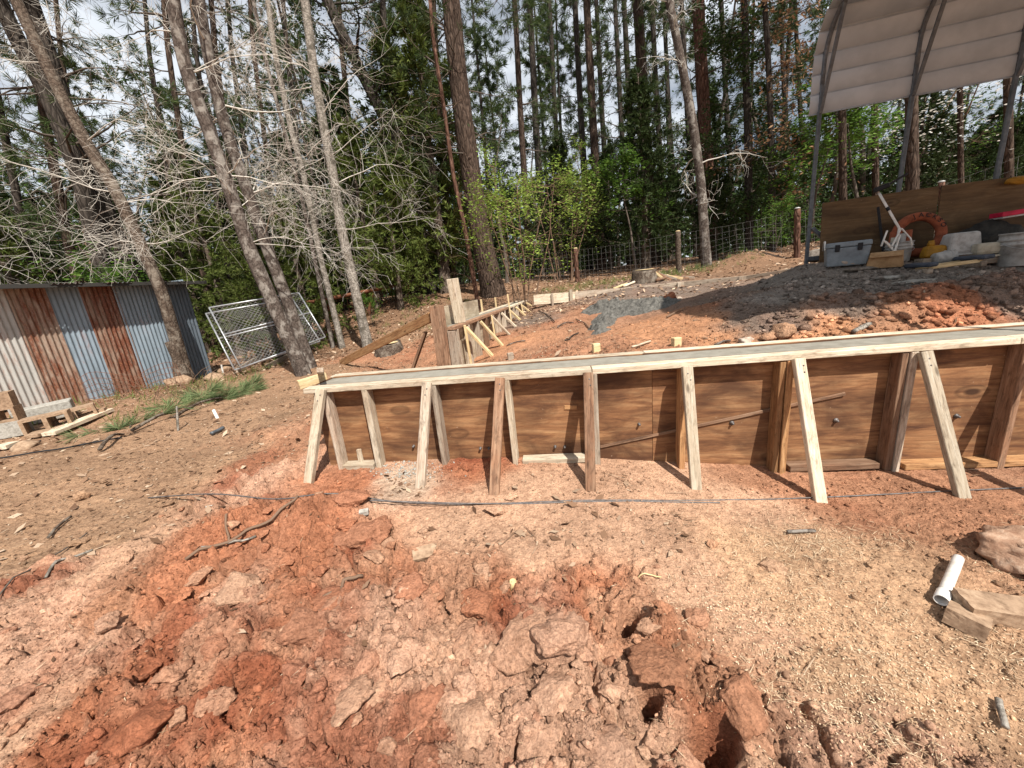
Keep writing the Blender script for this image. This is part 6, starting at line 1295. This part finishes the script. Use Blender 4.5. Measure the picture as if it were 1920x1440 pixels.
rod('stick', [(1476,1000),(1528,998)], 0.009, 'bark_grey', 'grey stick in the straw before the kickers', 'stick'); rod('stick', [(0,1135),(60,1080),(170,1000),(165,1003)], 0.004, 'twig_dark', 'thin dark stem on the bare strip at the left', 'stick')
p = onground(960,1085); lathe('cut_stem', [(0.016, -0.03), (0.016, 0.03), (0.013, 0.032), (0.012, 0.01)], 'straw_pale', None, (p.x, p.y, surf_z(p.x, p.y)), (0.1, 0, 1), 12); tag(bpy.data.objects['cut_stem'], 'short hollow cut stem poking out of the soil', 'stem')
# behind the form: clods of dug soil, sticks, offcuts
for i, (a, b, w, lab) in enumerate(((1470,626,42,'large crumbly clod with roots behind the form'), (1440,634,24,'smaller clod left of the large rooted one'), (1258,566,26,'orange clod beside the wet concrete'), (1272,563,12,'pale stone by the wet concrete'), (1395,640,26,'pale stone tight behind the form'))):
    p = onground(a, b); sc = w/FPX*p.y*0.5; P, Fv = rockverts(3, 560+i, 12, 0.3, 0.75); o = put('soil_clod' if i < 3 else 'stone', npmesh('soil_clod', P*sc, Fv, False), ['soilclod_tan', 'soilclod_tan', 'clod_red', 'stone_pale', 'stone_pale'][i], None, (p.x, p.y, surf_z(p.x, p.y)+sc*0.35)); tag(o, lab, 'clod' if i < 3 else 'stone')
rod('birch_stick', [(1600,628),(1630,614)], 0.018, 'bark_pale', 'white peeled stick lying behind the right part of the form', 'stick'); rod('lath_strip', [(1185,660),(1220,646)], 0.010, 'lumber_pale', 'pale lath lying behind the middle of the form', 'stick')
for i, (a, b, e, f) in enumerate(((1010,585,1040,604), (1080,600,1105,618), (1045,612,1075,606), (1060,640,1085,625), (1250,600,1280,590), (1340,648,1370,640), (1105,575,1140,566), (700,655,740,640), (950,650,985,640))):
    rod('stick', [(a, b), ((a+e)/2, (b+f)/2-3), (e, f)], 0.009, ['bark_dark', 'twig_brown', 'bark_grey'][i % 3], ['dark stick beside the far form kickers', 'dark stick left of the concrete trail', 'brown stick on the red heap by the far form', 'grey stick near the form on the red soil', 'dark stick on the orange soil', 'brown stick behind the right half of the form', 'grey stick left of the wet concrete', 'dark stick by the low stump', 'brown stick in front of the far form'][i], 'stick')
for i, (a, b, h, lab) in enumerate(((958,676,0.06,'small square stake end behind the form, left of its middle'), (1118,658,0.05,'small pale stake end by the concrete trail'), (1268,652,0.04,'small pale offcut behind the middle of the form'))):
    p = onground(a, b); tag(box('stake_end', Vector((p.x, p.y, surf_z(p.x, p.y)+h/2)), (0.07, 0.05, h+0.06), 'lumber_fresh' if i else 'lumber_grey', None, (1,0.2,0)), lab, 'stake')
# ------------------------------------------------------------------ litter: nobody could count it
def flakes(name, xy, ln, wd, m, lab, up=0.3, cat='litter', zo=0.004, curl=0.0):
    n = len(xy); r = R(len(name)+n); z = surf_np(xy[:, 0], xy[:, 1]); a = r.uniform(0, 6.283, n); A = np.stack([np.cos(a), np.sin(a), up*r.normal(size=n)*0.6], 1); B = np.cross(A, np.stack([up*r.normal(size=n)*0.7, up*r.normal(size=n)*0.7, np.ones(n)], 1)); B /= np.linalg.norm(B, axis=1, keepdims=True)
    l = (ln*r.uniform(0.5, 1.4, n))[:, None]; w = (wd*r.uniform(0.6, 1.3, n))[:, None]; C = np.stack([xy[:, 0], xy[:, 1], z+zo+0.4*np.abs(A[:, 2])*l[:, 0]], 1); V, Fq = quads(C, A*l*0.5, B*w*0.5); o = put(name, npmesh(name, V, Fq), m); tag(o, lab, cat, kind='stuff'); return o
def spread(n, x0, x1, y0, y1, seed, mask=None):
    r = R(seed); x = r.uniform(x0, x1, n); y = y0+(y1-y0)*r.random(n); 
    if mask is not None:
        k = mask(x, y, r); x, y = x[k], y[k]
    return np.stack([x, y], 1)
def pxspread(n, x0, x1, y0, y1, seed, z=-1.3, gauss=False):
    r = R(seed); a = r.uniform(x0, x1, n); b = r.uniform(y0, y1, n); 
    if gauss: a = (x0+x1)/2+(x1-x0)/4*r.normal(size=n); b = (y0+y1)/2+(y1-y0)/4*r.normal(size=n)
    d = F_[None]+((a-CX)/FPX)[:, None]*RR-((b-CY)/FPX)[:, None]*UU; ok = d[:, 2] < -0.03; d = d[ok]; t = z/d[:, 2]; return np.stack([d[:, 0]*t, d[:, 1]*t], 1)
def litmask(x, y, r):
    i = np.clip(np.searchsorted(GX, x), 0, nx_-1); j = np.clip(np.searchsorted(GY, y), 0, ny_-1); c = CC[j, i]; lit = (c[:, 0]-c[:, 1]) < 0.16; s = (x-WA[0])*WE[0]+(y-WA[1])*WE[1]; n = (x-WA[0])*WN[0]+(y-WA[1])*WN[1]
    return (lit | (r.random(len(x)) < 0.04)) & ~((s > -0.1) & (n > -0.6) & (n < 0.1)) & (np.hypot(x, y) > 0.8)
flakes('leaf_litter', spread(42000, -9, 1, 1.0, 12, 601, litmask), 0.024, 0.011, 'litter', 'brown crumbled leaf litter on the ground at the left', 0.5)
flakes('fallen_leaves', spread(4200, -9, 1, 1.2, 12, 631, litmask), 0.062, 0.036, 'litter', 'larger dry fallen leaves on the ground at the left', 0.5)
flakes('fallen_twigs', spread(1500, -9, 1, 1.0, 12, 632, litmask), 0.17, 0.005, 'litter', 'thin fallen twigs and needles on the ground at the left', 0.12, zo=0.01)
flakes('forest_litter', spread(22000, -10, 12, 7.5, 24, 602, litmask), 0.09, 0.05, 'litter', 'brown fallen leaves covering the woodland floor', 0.5)
clump = lambda xy: xy[fbm(xy[:, 0]*5, xy[:, 1]*5, 3, 77) > 0.08]
flakes('pine_straw', np.concatenate([clump(pxspread(4200, 1250, 1960, 940, 1460, 603, -1.38)), pxspread(900, 1350, 1700, 960, 1060, 604, -1.36, True), pxspread(350, 0, 1300, 900, 1460, 605)]), 0.045, 0.0021, 'straw', 'pale straw and pine needles strewn on the soil at the right', 0.25)
flakes('sawdust', np.concatenate([pxspread(3200, 1350, 1940, 1120, 1440, 606, -1.40, True), pxspread(1600, 1250, 1650, 1050, 1250, 607, -1.38, True)]), 0.010, 0.0035, 'straw', 'yellow chips and sawdust scattered among the straw', 0.3)
flakes('pad_debris', np.concatenate([pxspread(1800, 950, 1480, 545, 650, 608, -0.58), pxspread(1300, 1350, 1900, 500, 590, 609, -0.42)]), 0.06, 0.009, 'litter', 'small twigs and chips lying about the pad', 0.25)
behind = lambda xy: xy[((xy-WA)@WN < -0.5)]
xy = behind(pxspread(5200, 1330, 1960, 500, 600, 611, -0.40)); crumbs('gravel_rubble', xy, 0.005+0.022*R(5).random(len(xy))**5, 'soil', 0, jit=0.8)
xy = behind(pxspread(2600, 1480, 1960, 570, 640, 612, -0.57)); crumbs('dug_soil', xy, 0.006+0.045*R(6).random(len(xy))**5, 'crumb_soil', 1)
xy = behind(pxspread(900, 960, 1450, 560, 655, 613, -0.62)); crumbs('pad_crumbs', xy, 0.004+0.016*R(7).random(len(xy))**3, 'crumb_soil', 1)
xy = pxspread(900, 620, 1850, 866, 905, 614, -1.28); crumbs('foot_crumbs', xy, 0.004+0.014*R(8).random(len(xy))**4, 'crumb_soil', 1)
xy = pxspread(420, 690, 830, 860, 895, 615, -1.2, True); crumbs('cement_crumbs', xy, 0.003+0.010*R(9).random(len(xy))**3, 'block_grey', 1, own='block_grey')
# green weeds along the fence and by the shed
def weeds(name, xy, h, lab, per=9):
    n = len(xy); r = R(n); z = surf_np(xy[:, 0], xy[:, 1]); C = np.repeat(np.stack([xy[:, 0], xy[:, 1], z], 1), per, 0)+np.concatenate([r.normal(size=(n*per, 2))*0.03, np.zeros((n*per, 1))], 1); d = np.array([0, 0, 1.0])+0.6*r.normal(size=(n*per, 3)); d /= np.linalg.norm(d, axis=1, keepdims=True); l = (h*r.uniform(0.4, 1.2, n*per))[:, None]; s = np.cross(d, rvec(r, n*per)); s /= np.linalg.norm(s, axis=1, keepdims=True); V, Fq = quads(C+d*l*0.5, d*l*0.5, s*0.004); tag(put(name, npmesh(name, V, Fq), 'grass_green'), lab, 'weeds', kind='stuff')
weeds('weeds', np.concatenate([spread(260, 1.0, 6.5, 9.6, 12.5, 620), spread(120, -7, -4.5, 4.2, 8, 621), spread(60, -3.2, -1, 9, 12, 622)]), 0.16, 'thin green weeds along the fence and shed')
# small dead vines at the foot of the shed
r = R(630); vt = thing('dead_vines', onground(300,745), 'tangle of dead brown vines at the foot of the shed', 'vines'); br = []
for i in range(60):
    p = onground(215+r.uniform(0, 170), 752-r.uniform(0, 25)); br.append((limb(r, (p.x, p.y, p.z), (r.normal(), r.normal(), 0.9), r.uniform(0.3, 0.9), 7, 0.35, 0.5), np.linspace(0.005, 0.002, 7), 1))
o = add_branches(vt, br, 'twig_brown', 'vine_stems'); tag(o, kind='stuff')
